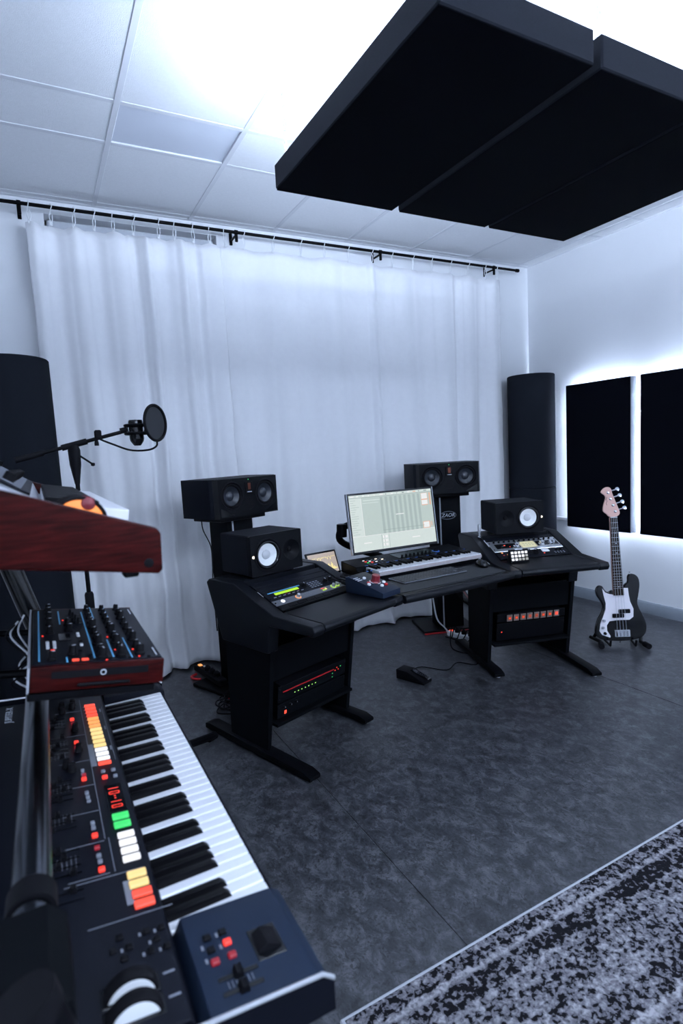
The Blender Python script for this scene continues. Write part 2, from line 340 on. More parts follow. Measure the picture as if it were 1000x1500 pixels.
def curtain(name, x0, x1, hooks, label, seed, big):
    r_ = random.Random(seed); root = thing(name, label, 'curtain', ((x0+x1)/2, RODY, 0), group=None)
    cx = (x0+x1)/2
    n = int((x1-x0)/.009); H_ = 46
    knots = [x0]
    while knots[-1] < x1: knots.append(knots[-1]+r_.uniform(.07, .17)*(1 if big else 1.35))
    amps = [r_.uniform(.35, 1.0) for _ in knots]; sh = [r_.uniform(-.5, .5) for _ in knots]; lo = [r_.uniform(.4, 1.2) for _ in knots]
    def fold(x, u):
        # u: 0 top .. 1 bottom
        xx = x + .018*math.sin(3.1*u+7*x)*u + .03*u*math.sin(2.2*x+seed)
        for i in range(len(knots)-1):
            if knots[i] <= xx < knots[i+1]:
                t = (xx-knots[i])/(knots[i+1]-knots[i]); a = amps[i]*(1-u)+lo[i]*u
                s_ = math.sin(math.pi*t); return (s_**1.5)*a*(1 if i % 2 else -1)
        return 0
    vs_ = []; fs = []
    hk = sorted(hooks)
    for i in range(n+1):
        x = x0+(x1-x0)*i/n
        d = min(abs(x-h) for h in hk); span = .075
        ztop = 2.985 - (.022 if big else .010)*min(1, d/span)**1.5
        for j in range(H_+1):
            u = j/H_; z = ztop*(1-u)+.004*u
            A = (.036+.034*u) if big else (.028+.036*u)
            y = fold(x, u)*A + .008*math.sin(5*x+3*u)
            if abs(z-1.44) < .05: y -= .004*(1-abs(z-1.44)/.05)
            if u > .93:          # cloth breaks on the floor
                k = (u-.93)/.07; y -= .075*k*k*(.75+.5*math.sin(9*x+seed))*(1.0 if big else .6); z = max(z*(1-.25*k), .006+.014*abs(math.sin(17*x))*k)
            vs_.append((x-cx+.006*math.sin(40*u+9*x)*u, y+.012, z))
    for i in range(n):
        for j in range(H_):
            a = i*(H_+1)+j; fs.append((a, a+1, a+H_+2, a+H_+1))
    mb = MB(); mb.add(vs_, fs); o = mb.build('cloth', M_curt, root, ang=80)
    so = o.modifiers.new('thickness', 'SOLIDIFY'); so.thickness = .002
    hb = MB()
    for s_ in (-1, 1): hb.tube(spline([(0, 0, -.095), (s_*.009, 0, -.07), (s_*.007, 0, -.035), (0, s_*.017, .0), (0, s_*.009, .015), (0, 0, .018)], 4), .0028, 6)
    hb.box((0, .004, -.098), (.018, .006, .022), .002)
    h0 = None
    for h in hk:
        T = Tr(h-cx, 0, 0) @ Rot(r_.uniform(-.5, .5), 'Z') @ Rot(r_.uniform(-.08, .08), 'Y')
        if h0 is None: h0 = hb.build('curtain_hook', M_white, root); h0.matrix_local = T; h0.location.z = RODZ
        else: o = share(h0, 'curtain_hook', root, T); o.location.z = RODZ
    return root
pxh1 = [.115, .235, .365, .48, .595, .72, .88, .985, 1.105, 1.225]
curtain('curtain', .09, 1.30, pxh1, 'white curtain with deep folds hanging in front of the window recess', 3, True)
curtain('curtain', 1.28, 3.94, [1.33, 1.47, 1.70, 1.92, 2.12, 2.33, 2.55, 2.74, 2.95, 3.15, 3.35, 3.55, 3.75, 3.89], 'wide white curtain with soft shallow folds behind the desk', 5, False)

# ------------------------------------------------------------------ acoustic treatment
def bass_trap(loc, label, r=.213):
    t = thing('bass_trap', label, 'acoustic column', loc, group=None)
    MB().lathe([(r-.006, 0), (r, .006), (r, 1.044), (r-.006, 1.05)], 56).build('lower_section', M_trap, t)
    MB().lathe([(r-.006, 1.051), (r, 1.057), (r, 2.094), (r-.006, 2.10)], 56).build('upper_section', M_trap, t)
bass_trap((4.165, 3.92, 0), 'round black bass trap column in the corner beside the wall panels')
bass_trap((-.10, 3.72, 0), 'round black bass trap column behind the microphone stand', .225)
def strip(mb, a, b, w_, ax): pass
def wall_panel(y0, y1, z0, z1, label):
    t = thing('wall_panel', label, 'acoustic panel', (4.37, (y0+y1)/2, z0)); hy, hz = (y1-y0)/2, z1-z0
    MB().box((-.04, 0, hz/2), (.08, 2*hy, hz), .006).build('panel', mat('lit_felt_edge', (.26, .27, .30), .95, nscale=300, namt=.3, bump=.4, bscale=900, spec=.1), t)  # felt coloured paler so the panel sides look lit by the strips
    MB().box((-.0805, 0, hz/2), (.004, 2*hy-.006, hz-.006), .002).build('front_cloth', M_fabric, t)
    for (yy, zz, sy, sz) in ((-hy+.016, hz/2, .010, hz-.06), (hy-.016, hz/2, .010, hz-.06), (0, hz-.05, 2*hy-.12, .010), (0, .09, 2*hy-.12, .010)):
        MB().box((.003, yy, zz), (.005, sy, sz), .001).build('led_strip', E_wall, t)
    for yy in (-hy*.6, hy*.6):
        MB().box((.020, yy, hz*.75), (.0395, .03, .05), .003).build('spacer', M_black, t)
E_wall = emat('led_strip_wall', LED, WALL_W*1.0)
wall_panel(2.985, 3.627, .685, 1.972, 'black rectangular wall panel glowing at its edges, next to the corner column')
wall_panel(1.60, 2.906, .685, 1.972, 'wide black wall panel glowing at its edges, on the right wall away from the corner')
E_cloud = emat('led_strip_cloud', LED, CLOUD_W)
def cloud(x0, x1, label, sides):
    y0, y1, z0, z1 = 1.275, 2.42, 2.65, 2.755
    t = thing('ceiling_cloud', label, 'acoustic panel', ((x0+x1)/2, (y0+y1)/2, z0)); hx, hy = (x1-x0)/2, (y1-y0)/2; h = z1-z0
    MB().box((0, 0, h/2), (2*hx, 2*hy, h), .006).build('panel', M_fabedge, t)
    MB().box((0, 0, -.0005), (2*hx-.006, 2*hy-.006, .004), .002).build('face_cloth', M_fabric, t)
    for s_ in sides:
        if s_ == 'l': c, d = (-hx+.03, 0), (.012, 2*hy-.06)
        if s_ == 'r': c, d = (hx-.03, 0), (.012, 2*hy-.06)
        if s_ == 'n': c, d = (0, -hy+.03), (2*hx-.10, .012)
        if s_ == 'f': c, d = (0, hy-.03), (2*hx-.10, .012)
        MB().box((c[0], c[1], h+.004), (d[0], d[1], .007), .001).build('led_strip', E_cloud, t)
    lk = MB(); L_ = .030
    nl = int((ZC-z1)/.024)
    ring = [(.007*math.cos(a), 0, (.010*math.sin(a)) + (.007 if math.sin(a) > 0 else -.007)) for a in [2*math.pi*k/10 for k in range(10)]]
    for (px, py) in ((-hx+.05, -hy+.05), (hx-.03, -hy+.05), (-hx+.04, hy-.05), (hx-.05, hy-.05)):
        c = MB()
        for k in range(nl):
            c.tube(ring, .0016, 5, closed=True, T=Tr(px, py, h+.014+k*.0243) @ Rot(R(90)*(k % 2), 'Z'))
        c.build('chain', M_alu, t)
cloud(1.045, 1.655, 'black ceiling cloud panel farthest from the wall with the bass guitar', 'lnf')
cloud(1.690, 2.250, 'black middle ceiling cloud panel hung between the two outer ones', 'nf')
cloud(2.272, 2.857, 'black ceiling cloud panel nearest the wall with the bass guitar', 'rnf')
# unseen fill panels added behind the camera to brighten curtain and keys
E_fill = emat('added_fill', LED, ROOM_W)
for (lx, ly) in ((.1875, -1.175), (1.4375, -1.175), (2.6875, -1.175), (3.9375, -1.175)):
    cl = thing('added_fill_light', 'added flat fill light panel under the tile grid, out of view', 'added fill light', (lx, ly, ZC-.03), group='added fill light panels')
    MB().box((0, 0, .02), (.60, .72, .02), .003).build('frame', M_grid, cl)
    MB().box((0, 0, .006), (.56, .68, .008), .002).build('diffuser', E_fill, cl)

# ------------------------------------------------------------------ rug
def rug_mat():
    ma = bpy.data.materials.new('distressed_rug'); ma.use_nodes = True; nt = ma.node_tree; b = nt.nodes['Principled BSDF']
    tc = nt.nodes.new('ShaderNodeTexCoord'); sp = nt.nodes.new('ShaderNodeSeparateXYZ'); nt.links.new(tc.outputs['Object'], sp.inputs[0])
    def noise(sc, det, dist, mapsc=None):
        n = nt.nodes.new('ShaderNodeTexNoise'); n.inputs['Scale'].default_value = sc; n.inputs['Detail'].default_value = det; n.inputs['Distortion'].default_value = dist
        if mapsc:
            mp = nt.nodes.new('ShaderNodeMapping'); mp.inputs['Scale'].default_value = mapsc; nt.links.new(tc.outputs['Object'], mp.inputs[0]); nt.links.new(mp.outputs[0], n.inputs['Vector'])
        else: nt.links.new(tc.outputs['Object'], n.inputs['Vector'])
        return n.outputs['Fac']
    def math_(op, a, b_=None):
        n = nt.nodes.new('ShaderNodeMath'); n.operation = op
        for i, v in enumerate((a, b_)):
            if v is None: continue
            if isinstance(v, (int, float)): n.inputs[i].default_value = v
            else: nt.links.new(v, n.inputs[i])
        return n.outputs[0]
    blot = noise(62, 4, .4, (1, 1.1, 1)); big = noise(5, 3, .3, (.7, 1.5, 1)); fine = noise(90, 4, .5)
    # band structure along the short side: object y, edge at 0, going negative
    bands = nt.nodes.new('ShaderNodeValToRGB'); bands.color_ramp.interpolation = 'LINEAR'
    E_ = bands.color_ramp.elements; E_[0].position = 0; E_[0].color = (.5,)*3+(1,); E_[1].position = 1; E_[1].color = (.5,)*3+(1,)
    for p, v in ((.012, .5), (.036, .46), (.040, .78), (.048, .78), (.052, .34), (.085, .36), (.090, .62), (.097, .62), (.102, .50), (.20, .54), (.205, .36), (.245, .38), (.25, .74), (.257, .74), (.262, .44), (.40, .42), (.405, .66), (.412, .66), (.418, .46), (.60, .52), (.606, .36), (.65, .40), (.66, .70), (.67, .46)):
        q = E_.new(p); q.color = (v, v, v, 1)
    yy = math_('MULTIPLY', sp.outputs[1], -1/1.6); yy = math_('ADD', yy, math_('MULTIPLY', math_('SUBTRACT', blot, .5), .012))
    nt.links.new(yy, bands.inputs[0])
    v = math_('ADD', blot, math_('MULTIPLY', math_('SUBTRACT', bands.outputs[0], .5), .50))
    v = math_('ADD', v, math_('MULTIPLY', math_('SUBTRACT', big, .5), .35)); v = math_('ADD', v, math_('MULTIPLY', math_('SUBTRACT', fine, .5), .22))
    cr = nt.nodes.new('ShaderNodeValToRGB'); e = cr.color_ramp.elements
    e[0].position = .440; e[0].color = (.005, .005, .007, 1); e[1].position = .74; e[1].color = (.27, .265, .28, 1)
    for p, c in ((.452, (.062, .060, .070)), (.53, (.105, .102, .115)), (.61, (.16, .155, .17))):
        q = e.new(p); q.color = (*c, 1)
    nt.links.new(v, cr.inputs[0]); nt.links.new(cr.outputs[0], b.inputs['Base Color']); b.inputs['Roughness'].default_value = .95; b.inputs['Specular IOR Level'].default_value = .08
    bp = nt.nodes.new('ShaderNodeBump'); bp.inputs['Strength'].default_value = .6; bp.inputs['Distance'].default_value = .004
    nt.links.new(fine, bp.inputs['Height']); nt.links.new(bp.outputs['Normal'], b.inputs['Normal'])
    return ma
rug = thing('rug', 'distressed grey and black patterned rug lying on the floor', 'rug', (2.06, 1.222, 0))
MB().box((0, -1.0, .0055), (2.98, 1.985, .009), .003).build('pile', rug_mat(), rug)
M_bind = mat('rug_binding', (.34, .35, .38), .9, nscale=200, namt=.2, bump=.5, bscale=500)
for yb in (-.005, -1.995): MB().box((0, yb, .005), (3.0, .012, .010), .004).build('long_binding', M_bind, rug)
for s_ in (-1, 1): MB().box((s_*1.494, -1.0, .005), (.014, 2.0, .011), .004).build('end_binding', M_bind, rug)

# ------------------------------------------------------------------ the desk
LO, LA = (0.979, 2.253), R(18); RO, RA = (2.962, 2.295), R(-18)
TL = Tr(LO[0], LO[1], 0) @ Rot(LA, 'Z'); TRm = Tr(RO[0], RO[1], 0) @ Rot(RA, 'Z') @ Matrix.Scale(-1, 4, (1, 0, 0))
desk = thing('studio_desk', 'black curved studio desk with two angled rack wings', 'desk', (1.97, 2.7, 0))
D0 = Tr(-1.97, -2.7, 0)
cheek = [(-.085, .703), (-.098, .727), (-.085, .750), (.18, .757), (.48, .872), (.695, .872), (.72, .852), (.61, .56), (.24, .56), (.215, .70)]
legp = [(.318, .045), (.62, .045), (.61, .575), (.238, .575)]
for T, inner_short in ((TL, True), (TRm, True)):
    A = D0 @ T
    MB(A).prism(cheek, -.03, .036, 'x').build('wing_cheek', M_desk, desk, bevel=.008, segs=3)
    MB(A).prism(cheek, .534, .60, 'x').build('wing_cheek', M_desk, desk, bevel=.008, segs=3)
    # flat front top with a padded roll along the edge
    top = [(-.075, .706), (-.094, .716), (-.101, .730), (-.094, .745), (-.075, .752), (.185, .756), (.19, .70)]
    MB(A).prism(top, .0365, .5335, 'x').build('wing_top', M_desk, desk, bevel=.003, segs=1)
    MB(A).box((.285, .592, .855), (.496, .225, .030), .004).build('wing_shelf', M_desk, desk)
    MB(A).prism(legp, -.012, .014, 'x').build('leg_panel', M_deskd, desk, bevel=.002, segs=1)
    MB(A).prism(legp, .556, .582, 'x').build('leg_panel', M_deskd, desk, bevel=.002, segs=1)
    for x, y0 in ((0, -.01), (.57, .155)):
        f = MB(A); f.prism([(y0, .012), (y0, .030), (y0+.05, .045), (.80, .050), (.84, .040), (.84, .012)], x-.034, x+.034, 'x')
        fo = f.build('foot', M_black, desk, bevel=.005)
        for yy in (y0+.03, .80):
            MB(A).cyl((x, yy, 0), (x, yy, .013), .014, 10).build('glide', M_alu if yy < .5 else M_rub, fo)
    # recessed rack bay under the top
    MB(A).box((.285, .60, .40), (.54, .012, .46), .002).build('back_panel', M_deskd, desk)
    MB(A).box((.285, .43, .178), (.54, .34, .016), .002).build('bay_floor', M_deskd, desk)
    bayT = A @ frame((.285, .266, .482), (1, 0, 0), (0, -.145, .9894), (0, -.9894, -.145))
    MB(bayT).box((0, 0, -.008), (.54, .175, .012), .003).build('bay_cover', M_deskd, desk)
# centre top between the wings
def wl(T, x, y): v = T @ Vector((x, y, 0)); return (v.x, v.y)
pL, pR = wl(TL, .603, -.088), wl(TRm, .603, -.088); pLb, pRb = wl(TL, .603, .70), wl(TRm, .603, .70)
ct = [pL, pR, pRb, (2.45, 3.16), (1.48, 3.13), pLb]
MB(D0).prism(ct, .708, .750, 'z').build('centre_top', M_desk, desk, bevel=.016, segs=4)
roll = [Vector((pL[0], pL[1], .729))]; roll = [(pL[0]+(pR[0]-pL[0])*t, pL[1]+(pR[1]-pL[1])*t-.012*math.sin(math.pi*t)-.006, .729) for t in [k/12 for k in range(13)]]
MB(D0).tube(roll, .0225, 14).build('edge_roll', M_desk, desk)
MB(D0).box((1.97, 3.02, .62), (.98, .02, .17), .003).build('modesty_panel', M_deskd, desk)

# rack gear: frame on the slope: x across, y up the slope, z out of the face
sl = math.atan2(.115, .30)
def slopeT(T, s0): return T @ frame((.285, .185+s0*math.cos(sl), .757+s0*math.sin(sl)), (1, 0, 0), (0, math.cos(sl), math.sin(sl)), (0, -math.sin(sl), math.cos(sl)))
def fix(T):           # things must not be mirrored: undo the x flip of the right wing
    return T if T.determinant() > 0 else T @ Matrix.Scale(-1, 4, (1, 0, 0))
def rack(name, label, T, h, face, u_holes=True, depth=.10, cat='rack unit'):
    t = bpy.data.objects.new(name, None); col.objects.link(t); t.empty_display_size = .05; t.matrix_world = fix(T)
    t['label'] = label; t['category'] = cat
    MB().box((0, h/2, -.003), (.482, h-.002, .006), .0015).build('faceplate', face, t)
    MB().box((0, h/2, -depth/2-.006), (.436, h-.006, depth), .002).build('chassis', M_black, t)
    s0 = None
    for x in (-.232, .232):
        for y in ((h*.2, h*.8) if h > .06 else (h*.5,)):
            if s0 is None: s0 = MB().lathe([(.0048, 0), (.0048, .0015), (.003, .0030), (0, .0031)], 10).build('screw', M_rub if face is not M_silver else M_black, t); s0.matrix_local = Tr(x, y, 0)
            else: share(s0, 'screw', t, Tr(x, y, 0))
    return t
def knobs(t, spots, r, h, ma, name='knob', ring=None):
    """each knob a part with a pointer line as its sub-part"""
    k0 = p0 = None
    for (x, y) in spots:
        if k0 is None:
            k = k0 = MB().lathe([(r*1.1, 0), (r*1.1, h*.2), (r*.86, h*.3), (r*.8, h*.92), (r*.66, h), (0, h)], 14).build(name, ma, t); k.matrix_local = Tr(x, y, 0)
            p = p0 = MB().box((0, r*.4, h+.0002), (r*.16, r*.7, .0008)).build('pointer', M_print, k)
        else:
            k = share(k0, name, t, Tr(x, y, 0) @ Rot(rnd.uniform(-2, 2), 'Z')); p = share(p0, 'pointer', k, Matrix.Identity(4))
        if ring: MB().lathe([(r*1.5, 0), (r*1.5, .0012), (r*1.1, .0014)], 14).build('light_ring', ring, k)
def lamps(t, spots, d, ma, name='lamp', h=.0012):
    l0 = None
    for (x, y) in spots:
        if l0 is None: l0 = MB().box((0, 0, h/2), (d[0], d[1], h), min(d)*.2).build(name, ma, t); l0.matrix_local = Tr(x, y, 0)
        else: share(l0, name, t, Tr(x, y, 0))
U = .0445
# left wing slope, from the bottom up
t = rack('patch_unit', 'black low rack unit at the foot of the sloped rack, below the grey preamp', slopeT(TL, .012), U, M_black)
for k in range(6): MB().box((-.16+k*.058, U/2, .001), (.046, .020, .003), .001).build('socket_block', M_rub, t)
t = rack('preamp_unit', 'grey one-unit rack preamp with white button and amber ringed knob', slopeT(TL, .012+U), U, M_greyp)
knobs(t, [(-.085, U/2)], .011, .018, M_silver, ring=E_or); knobs(t, [(.165, U/2), (.195, U*.62)], .011, .018, M_silver, ring=E_lime)
MB().lathe([(.011, 0), (.011, .004), (0, .006)], 18, T=Tr(-.185, U/2, 0)).build('power_button', E_whi, t)
lamps(t, [(-.045+.014*i, U*(.35+.3*j)) for i in range(4) for j in range(2)], (.005, .004), M_printd, 'switch')
lamps(t, [(.085, U*.7), (.097, U*.7)], (.010, .007), E_redw, 'meter_lamp'); lamps(t, [(.085+.012*i, U*.35) for i in range(2)], (.010, .010), E_lime, 'meter_lamp'); lamps(t, [(.109, U*.5)], (.010, .016), E_yel, 'meter_lamp')
t = rack('synth_module', 'black two-unit rack synth module with a lime green display strip', slopeT(TL, .012+2*U), 2*U, M_panel)
MB().box((-.105, U*1.02, .0008), (.155, .017, .003), .0008).build('display', E_lime, t)
MB().box((-.11, U*1.42, .0006), (.21, .006, .0018)).build('blue_stripe', M_bluel, t)
knobs(t, [(.015, U*1.05)], .014, .018, M_rub); knobs(t, [(.155, U*.75), (.200, U*.95)], .015, .020, M_rub)
lamps(t, [(.05+.021*i, U*(.4+.32*j)) for i in range(4) for j in range(4)], (.015, .006), M_printd, 'button', .003)
lamps(t, [(-.2+.03*i, U*.45) for i in range(7)], (.016, .005), M_printd, 'button', .003); lamps(t, [(-.12, U*.66), (-.10, U*.66), (-.04, U*.66)], (.010, .002), E_red2)
rack('blank_panel', 'plain black rack blanking panel directly above the lime display module', slopeT(TL, .012+4*U), U, M_panel, depth=.01, cat='rack panel')
rack('blank_panel', 'plain black rack blanking panel at the top of the left sloped rack', slopeT(TL, .012+5*U), U*.95, M_panel, depth=.01, cat='rack panel')
# right wing slope (mirrored wing, gear unmirrored)
t = rack('compressor_unit', 'black two-unit rack processor with large black knobs beside the lit button pad', slopeT(TRm, .012), 2*U, M_panel)
knobs(t, [(-.03, U*1.05), (.022, U*1.05)], .019, .024, M_rub); knobs(t, [(-.115, U), (.17, U*1.3), (.20, U*1.3)], .009, .014, M_rub)
MB().box((.095, U*1.35, .002), (.050, .030, .006), .002).build('meter', M_white, t)
lamps(t, [(.075, U*.7)], (.010, .008), E_redw, 'lamp'); lamps(t, [(-.20, U*1.6), (-.17, U*1.05)], (.012, .010), E_or, 'lamp', .003); lamps(t, [(-.2, U*.95), (-.175, U*.5)], (.010, .008), E_red2, 'lamp', .003)
lamps(t, [(.15+.02*i, U*(.5+.3*j)) for i in range(4) for j in range(2)], (.010, .006), M_printd, 'switch', .003)
t = rack('tube_channel', 'silver framed rack channel strip with a glowing meter window and big clear knobs', slopeT(TRm, .012+2*U), 3*U, M_silver)
MB().box((-.125, 1.35*U, .0015), (.17, 1.35*U, .004), .002).build('dark_inset', M_gloss, t); MB().box((.155, 1.35*U, .0015), (.15, 1.35*U, .004), .002).build('dark_inset', M_gloss, t)
mw = MB().box((.02, 1.4*U, .002), (.105, 1.5*U, .006), .002).build('meter_window', emat('meter_glow', (.80, .78, .52), .75), t)
lamps(mw, [(-.012+.02*i, 1.1*U+.018*j) for i in range(4) for j in range(2)], (.014, .010), mat('meter_ink', (.35, .38, .25), .5), 'segment', .0055)
knobs(t, [(-.065, 1.3*U), (.115, 1.3*U)], .022, .026, M_chrome); knobs(t, [(.175, 1.3*U), (.20, 1.3*U)], .012, .018, M_chrome)
knobs(t, [(-.20+.036*i, 2.55*U) for i in range(12)], .007, .014, M_rub)
lamps(t, [(-.145, 1.5*U)], (.013, .010), E_redw, 'lamp', .005); lamps(t, [(-.115, 1.05*U)], (.006, .005), E_red, 'lamp', .005)
rack('blank_panel', 'plain black rack blanking panel above the silver channel strip', slopeT(TRm, .012+5*U), U*.95, M_panel, depth=.01, cat='rack panel')
# gear low in the bays
def bayT(T, z): return T @ frame((.285, .238+(.575-z)*.151, z), (1, 0, 0), (0, -.149, .9888), (0, -.9888, -.149))
t = rack('interface_unit', 'dark rack interface with a row of tiny green lamps low in the desk', bayT(TL, .275), 2*U, M_deskd)
lamps(t, [(-.13+.024*i, U*.55) for i in range(7)], (.006, .005), emat('led_green', (.45, 1, .2), 1.4), 'lamp'); lamps(t, [(.16+.012*i, U*(1.0+.3*(i % 2))) for i in range(3)], (.007, .005), E_red, 'lamp'); lamps(t, [(.14, U*.75), (.14, U*.3), (.20, U*1.3)], (.006, .005), E_gre, 'lamp')
MB().box((-.03, U*1.2, .001), (.36, .006, .0015)).build('red_line', M_redp, t)
t = rack('power_unit', 'dark rack power unit with one bright orange switch, below the green lamps', bayT(TL, .188), U*1.8, M_deskd)
lamps(t, [(-.19, U*.6)], (.015, .020), E_redw, 'switch', .004); knobs(t, [(-.2+.04*i, U*1.3) for i in range(3)], .008, .012, M_rub)
t = rack('power_conditioner', 'rack unit with a row of eight orange lit rocker switches', bayT(TRm, .325), U*1.3, M_black)
for k in range(8):
    s_ = MB().box((-.155+.0475*k, U*.6, .003), (.038, .046, .006), .002).build('switch_frame', mat('switch_grey', (.13, .10, .09), .5), t)
    MB().box((-.155+.0475*k, U*.62, .006), (.020, .022, .004), .001).build('switch', E_redw if k == 7 else emat('lamp_switch', (1.0, .16, .04), .35), s_)
    MB().box((-.155+.0475*k, U*.62, .0085), (.012, .005, .001)).build('lamp', E_red if k not in (3, 4) else E_red2, s_)
t = rack('rack_drawer', 'plain black rack unit with a single tiny red lamp, under the row of orange switches', bayT(TRm, .195), U*2.8, M_black)
lamps(t, [(-.205, U*1.4)], (.008, .008), E_red, 'lamp')

# ------------------------------------------------------------------ loudspeakers
def ring_profile(R_, d): return [(R_*1.18, 0), (R_*1.18, .004), (R_*1.10, .007), (R_*1.0, .004), (R_*.96, .001), (R_*.9, .003), (R_*.82, 0), (R_*.80, -.004), (R_*.34, -d), (R_*.33, -d+.004), (R_*.2, -d+.012), (0, -d+.015)]
def hs(loc, rz, label, led_side):
    t = thing('studio_monitor', label, 'loudspeaker', loc, rz)
    w_, d_, h_ = .332, .284, .21
    MB().box((0, .0145, h_/2+.012), (w_, d_-.029, h_), .006).build('cabinet', M_spk, t)
    for x in (-.12, .12):
        for y in (-.09, .09): MB().cyl((x, y, 0), (x, y, .0125), .018, 12).build('foot', M_rub, t)
    F = Tr(0, -d_/2, h_/2+.012) @ Rot(R(90), 'X')    # x right, y up, z out of the baffle
    s_ = led_side; hw, hh, c_ = w_/2, h_/2, .004
    out = [(-hw, -hh+c_), (-hw+c_, -hh), (hw-c_, -hh), (hw, -hh+c_), (hw, hh-c_), (hw-c_, hh), (-hw+c_, hh), (-hw, hh-c_)]
    holed_plate(out, [(s_*.060, -.004, .084), (-s_*.095, 0, .055)], -.030, 0, F).build('baffle', M_spkf, t, ang=25)
    W = F @ Tr(s_*.060, -.004, 0)
    wf = MB(W).lathe([(.0838, -.028), (.0838, -.002), (.087, 0), (.087, .004), (.082, .005), (.078, .002), (.0755, -.004)], 44, cap=False).build('woofer', M_rub, t)
    MB(W).lathe([(.0765, -.004), (.073, .003), (.067, .004), (.060, -.001), (.0575, -.005)], 44, cap=False).build('surround', M_gloss, wf)
    MB(W).lathe([(.0585, -.004), (.056, -.005), (.026, -.020), (.020, -.0215)], 44, cap=False).build('cone', M_cone, wf)
    MB(W).lathe([(.0255, -.0185), (.023, -.012), (.014, -.0075), (0, -.006)], 28).build('dust_cap', M_conegrey, wf)
    T_ = F @ Tr(-s_*.095, 0, 0)
    tw = MB(T_).lathe([(.0548, -.001), (.050, -.004), (.030, -.017), (.015, -.022), (.014, -.026)], 36, cap=False).build('waveguide', M_spkf, t)
    MB(T_).lathe([(.0145, -.0225), (.012, -.016), (.006, -.0125), (0, -.012)], 18).build('tweeter_dome', M_rub, tw)
    MB(F @ Tr(s_*.152, -.004, -.0002)).lathe([(.0075, 0), (.0075, .002), (0, .003)], 14).build('logo_lamp', E_dot, t)
# left: lamp and woofer at the outer (left) end; right: mirrored
hs((1.034, 2.898, .8705), R(15.4), 'white-cone black monitor lying on the desk wing with the lime rack display', -1)
hs((2.875, 2.905, .8705), R(-21), 'white-cone black monitor lying on the desk wing behind the silver rack unit', 1)
def adam(loc, rz, label, dark):
    t = thing('main_monitor', label, 'loudspeaker', loc, rz); w_, d_, h_ = .534, .32, .236
    # cabinet with chamfered vertical front edges
    pl = [(-w_/2, d_/2), (w_/2, d_/2), (w_/2, -d_/2+.052), (w_/2-.0135, -d_/2+.029), (-w_/2+.0135, -d_/2+.029), (-w_/2, -d_/2+.052)]
    MB().prism(pl, 0, h_, 'z').build('cabinet', M_spk, t, bevel=.002, segs=1)
    F = Tr(0, -d_/2, h_/2) @ Rot(R(90), 'X')
    out = [(-.237, -.1165), (.237, -.1165), (.237, .1165), (-.237, .1165)]
    holed_plate(out, [(-.135, .012, .082), (.135, .012, .082), (0, -.045, .036)], -.0295, 0, F).build('baffle', M_spkf, t, ang=25)
    for s_ in (-1, 1):
        MB().prism([(s_*.237, -d_/2), (s_*.2372, -d_/2+.0295), (s_*.2535, -d_/2+.0295)], 0.001, h_-.001, 'z').build('chamfer', M_gloss, t)
        W = F @ Tr(s_*.135, .012, 0)
        wf = MB(W).lathe([(.0818, -.028), (.0818, -.001), (.088, 0), (.088, .003), (.083, .005), (.077, .001), (.074, -.004)], 44, cap=False).build('woofer', M_rub, t)
        MB(W).lathe([(.075, -.004), (.070, .002), (.064, .002), (.060, -.003), (.058, -.006)], 40, cap=False).build('surround', M_rub, wf)
        MB(W).lathe([(.059, -.005), (.028, -.021), (.022, -.022)], 40, cap=False).build('cone', mat('grey_cone', (.012, .015, .022), .35), wf)
        MB(W).lathe([(.030, -.0195), (.024, -.013), (.012, -.009), (0, -.008)], 28).build('dust_cap', mat('grey_cone', (.012, .015, .022), .35), wf)
        MB(F).prism([(s_*.225, -.108), (s_*.12, -.108), (s_*.225, -.055)], -.001, .0015, 'z').build('bass_port', M_gloss, t)
    tw = MB(F).box((0, .055, .002), (.062, .070, .008), .003).build('ribbon_tweeter', M_rub, t)
    MB(F).box((0, .062, .0065), (.022, .040, .002)).build('ribbon', mat('copper_ribbon', (.12, .03, .015), .35, metal=.6), tw)
    MB(F).box((0, .028, .0065), (.036, .004, .002)).build('badge', M_print, tw)
    MB(F @ Tr(0, -.045, 0)).lathe([(.0358, -.001), (.030, -.004), (.014, -.016), (.010, -.012), (0, -.010)], 28).build('midrange', M_rub, t)
    MB(F @ Tr(0, .104, 0)).lathe([(.0035, 0), (.003, .002), (0, .0022)], 10).build('lamp', E_gre, t)
adam((1.083, 3.507, 1.132), R(22.4), 'wide black twin-woofer speaker on the stand beside the deep-folded curtain', False)
adam((2.831, 3.596, 1.125), R(-18.9), 'wide black twin-woofer speaker on the logo stand behind the screen', True)
def spk_stand(loc, rz, h, label, logo):
    t = thing('speaker_stand', label, 'speaker stand', loc, rz)
    MB().prism([(-.075, 0.02), (.135, .02), (.135, h-.03), (-.075, h-.03)], -.02, .16, 'y').build('column', M_deskd, t, bevel=.004)
    MB().box((.0, .04, h-.0155), (.36, .28, .028), .004).build('top_plate', M_black, t)
    b = MB().box((0, .10, .013), (.44, .36, .022), .004).build('base_plate', M_black, t)
    MB().box((0, -.083, .006), (.44, .008, .011), .002).build('red_edge', M_redp, b)
    MB().cyl((-.035, -.025, .03), (-.035, -.022, h-.04), .006, 8).build('cable_duct', M_alu, t)
    if logo:
        F = Tr(.03, -.0205, .94) @ Rot(R(90), 'X')
        el = [(.066*math.cos(a), .031*math.sin(a), 0) for a in [2*math.pi*k/40 for k in range(40)]]
        pl = MB(F).tube(el, .0022, 6, closed=True).build('logo_ring', M_printd, t)
        text_mesh('logo_text', 'ZAOR', .040, M_print, t, F @ Tr(0, 0, .001), italic=.25)
spk_stand((1.083, 3.507, 0), R(22.4), 1.132, 'black speaker stand column behind the desk wing nearest the synths', False)
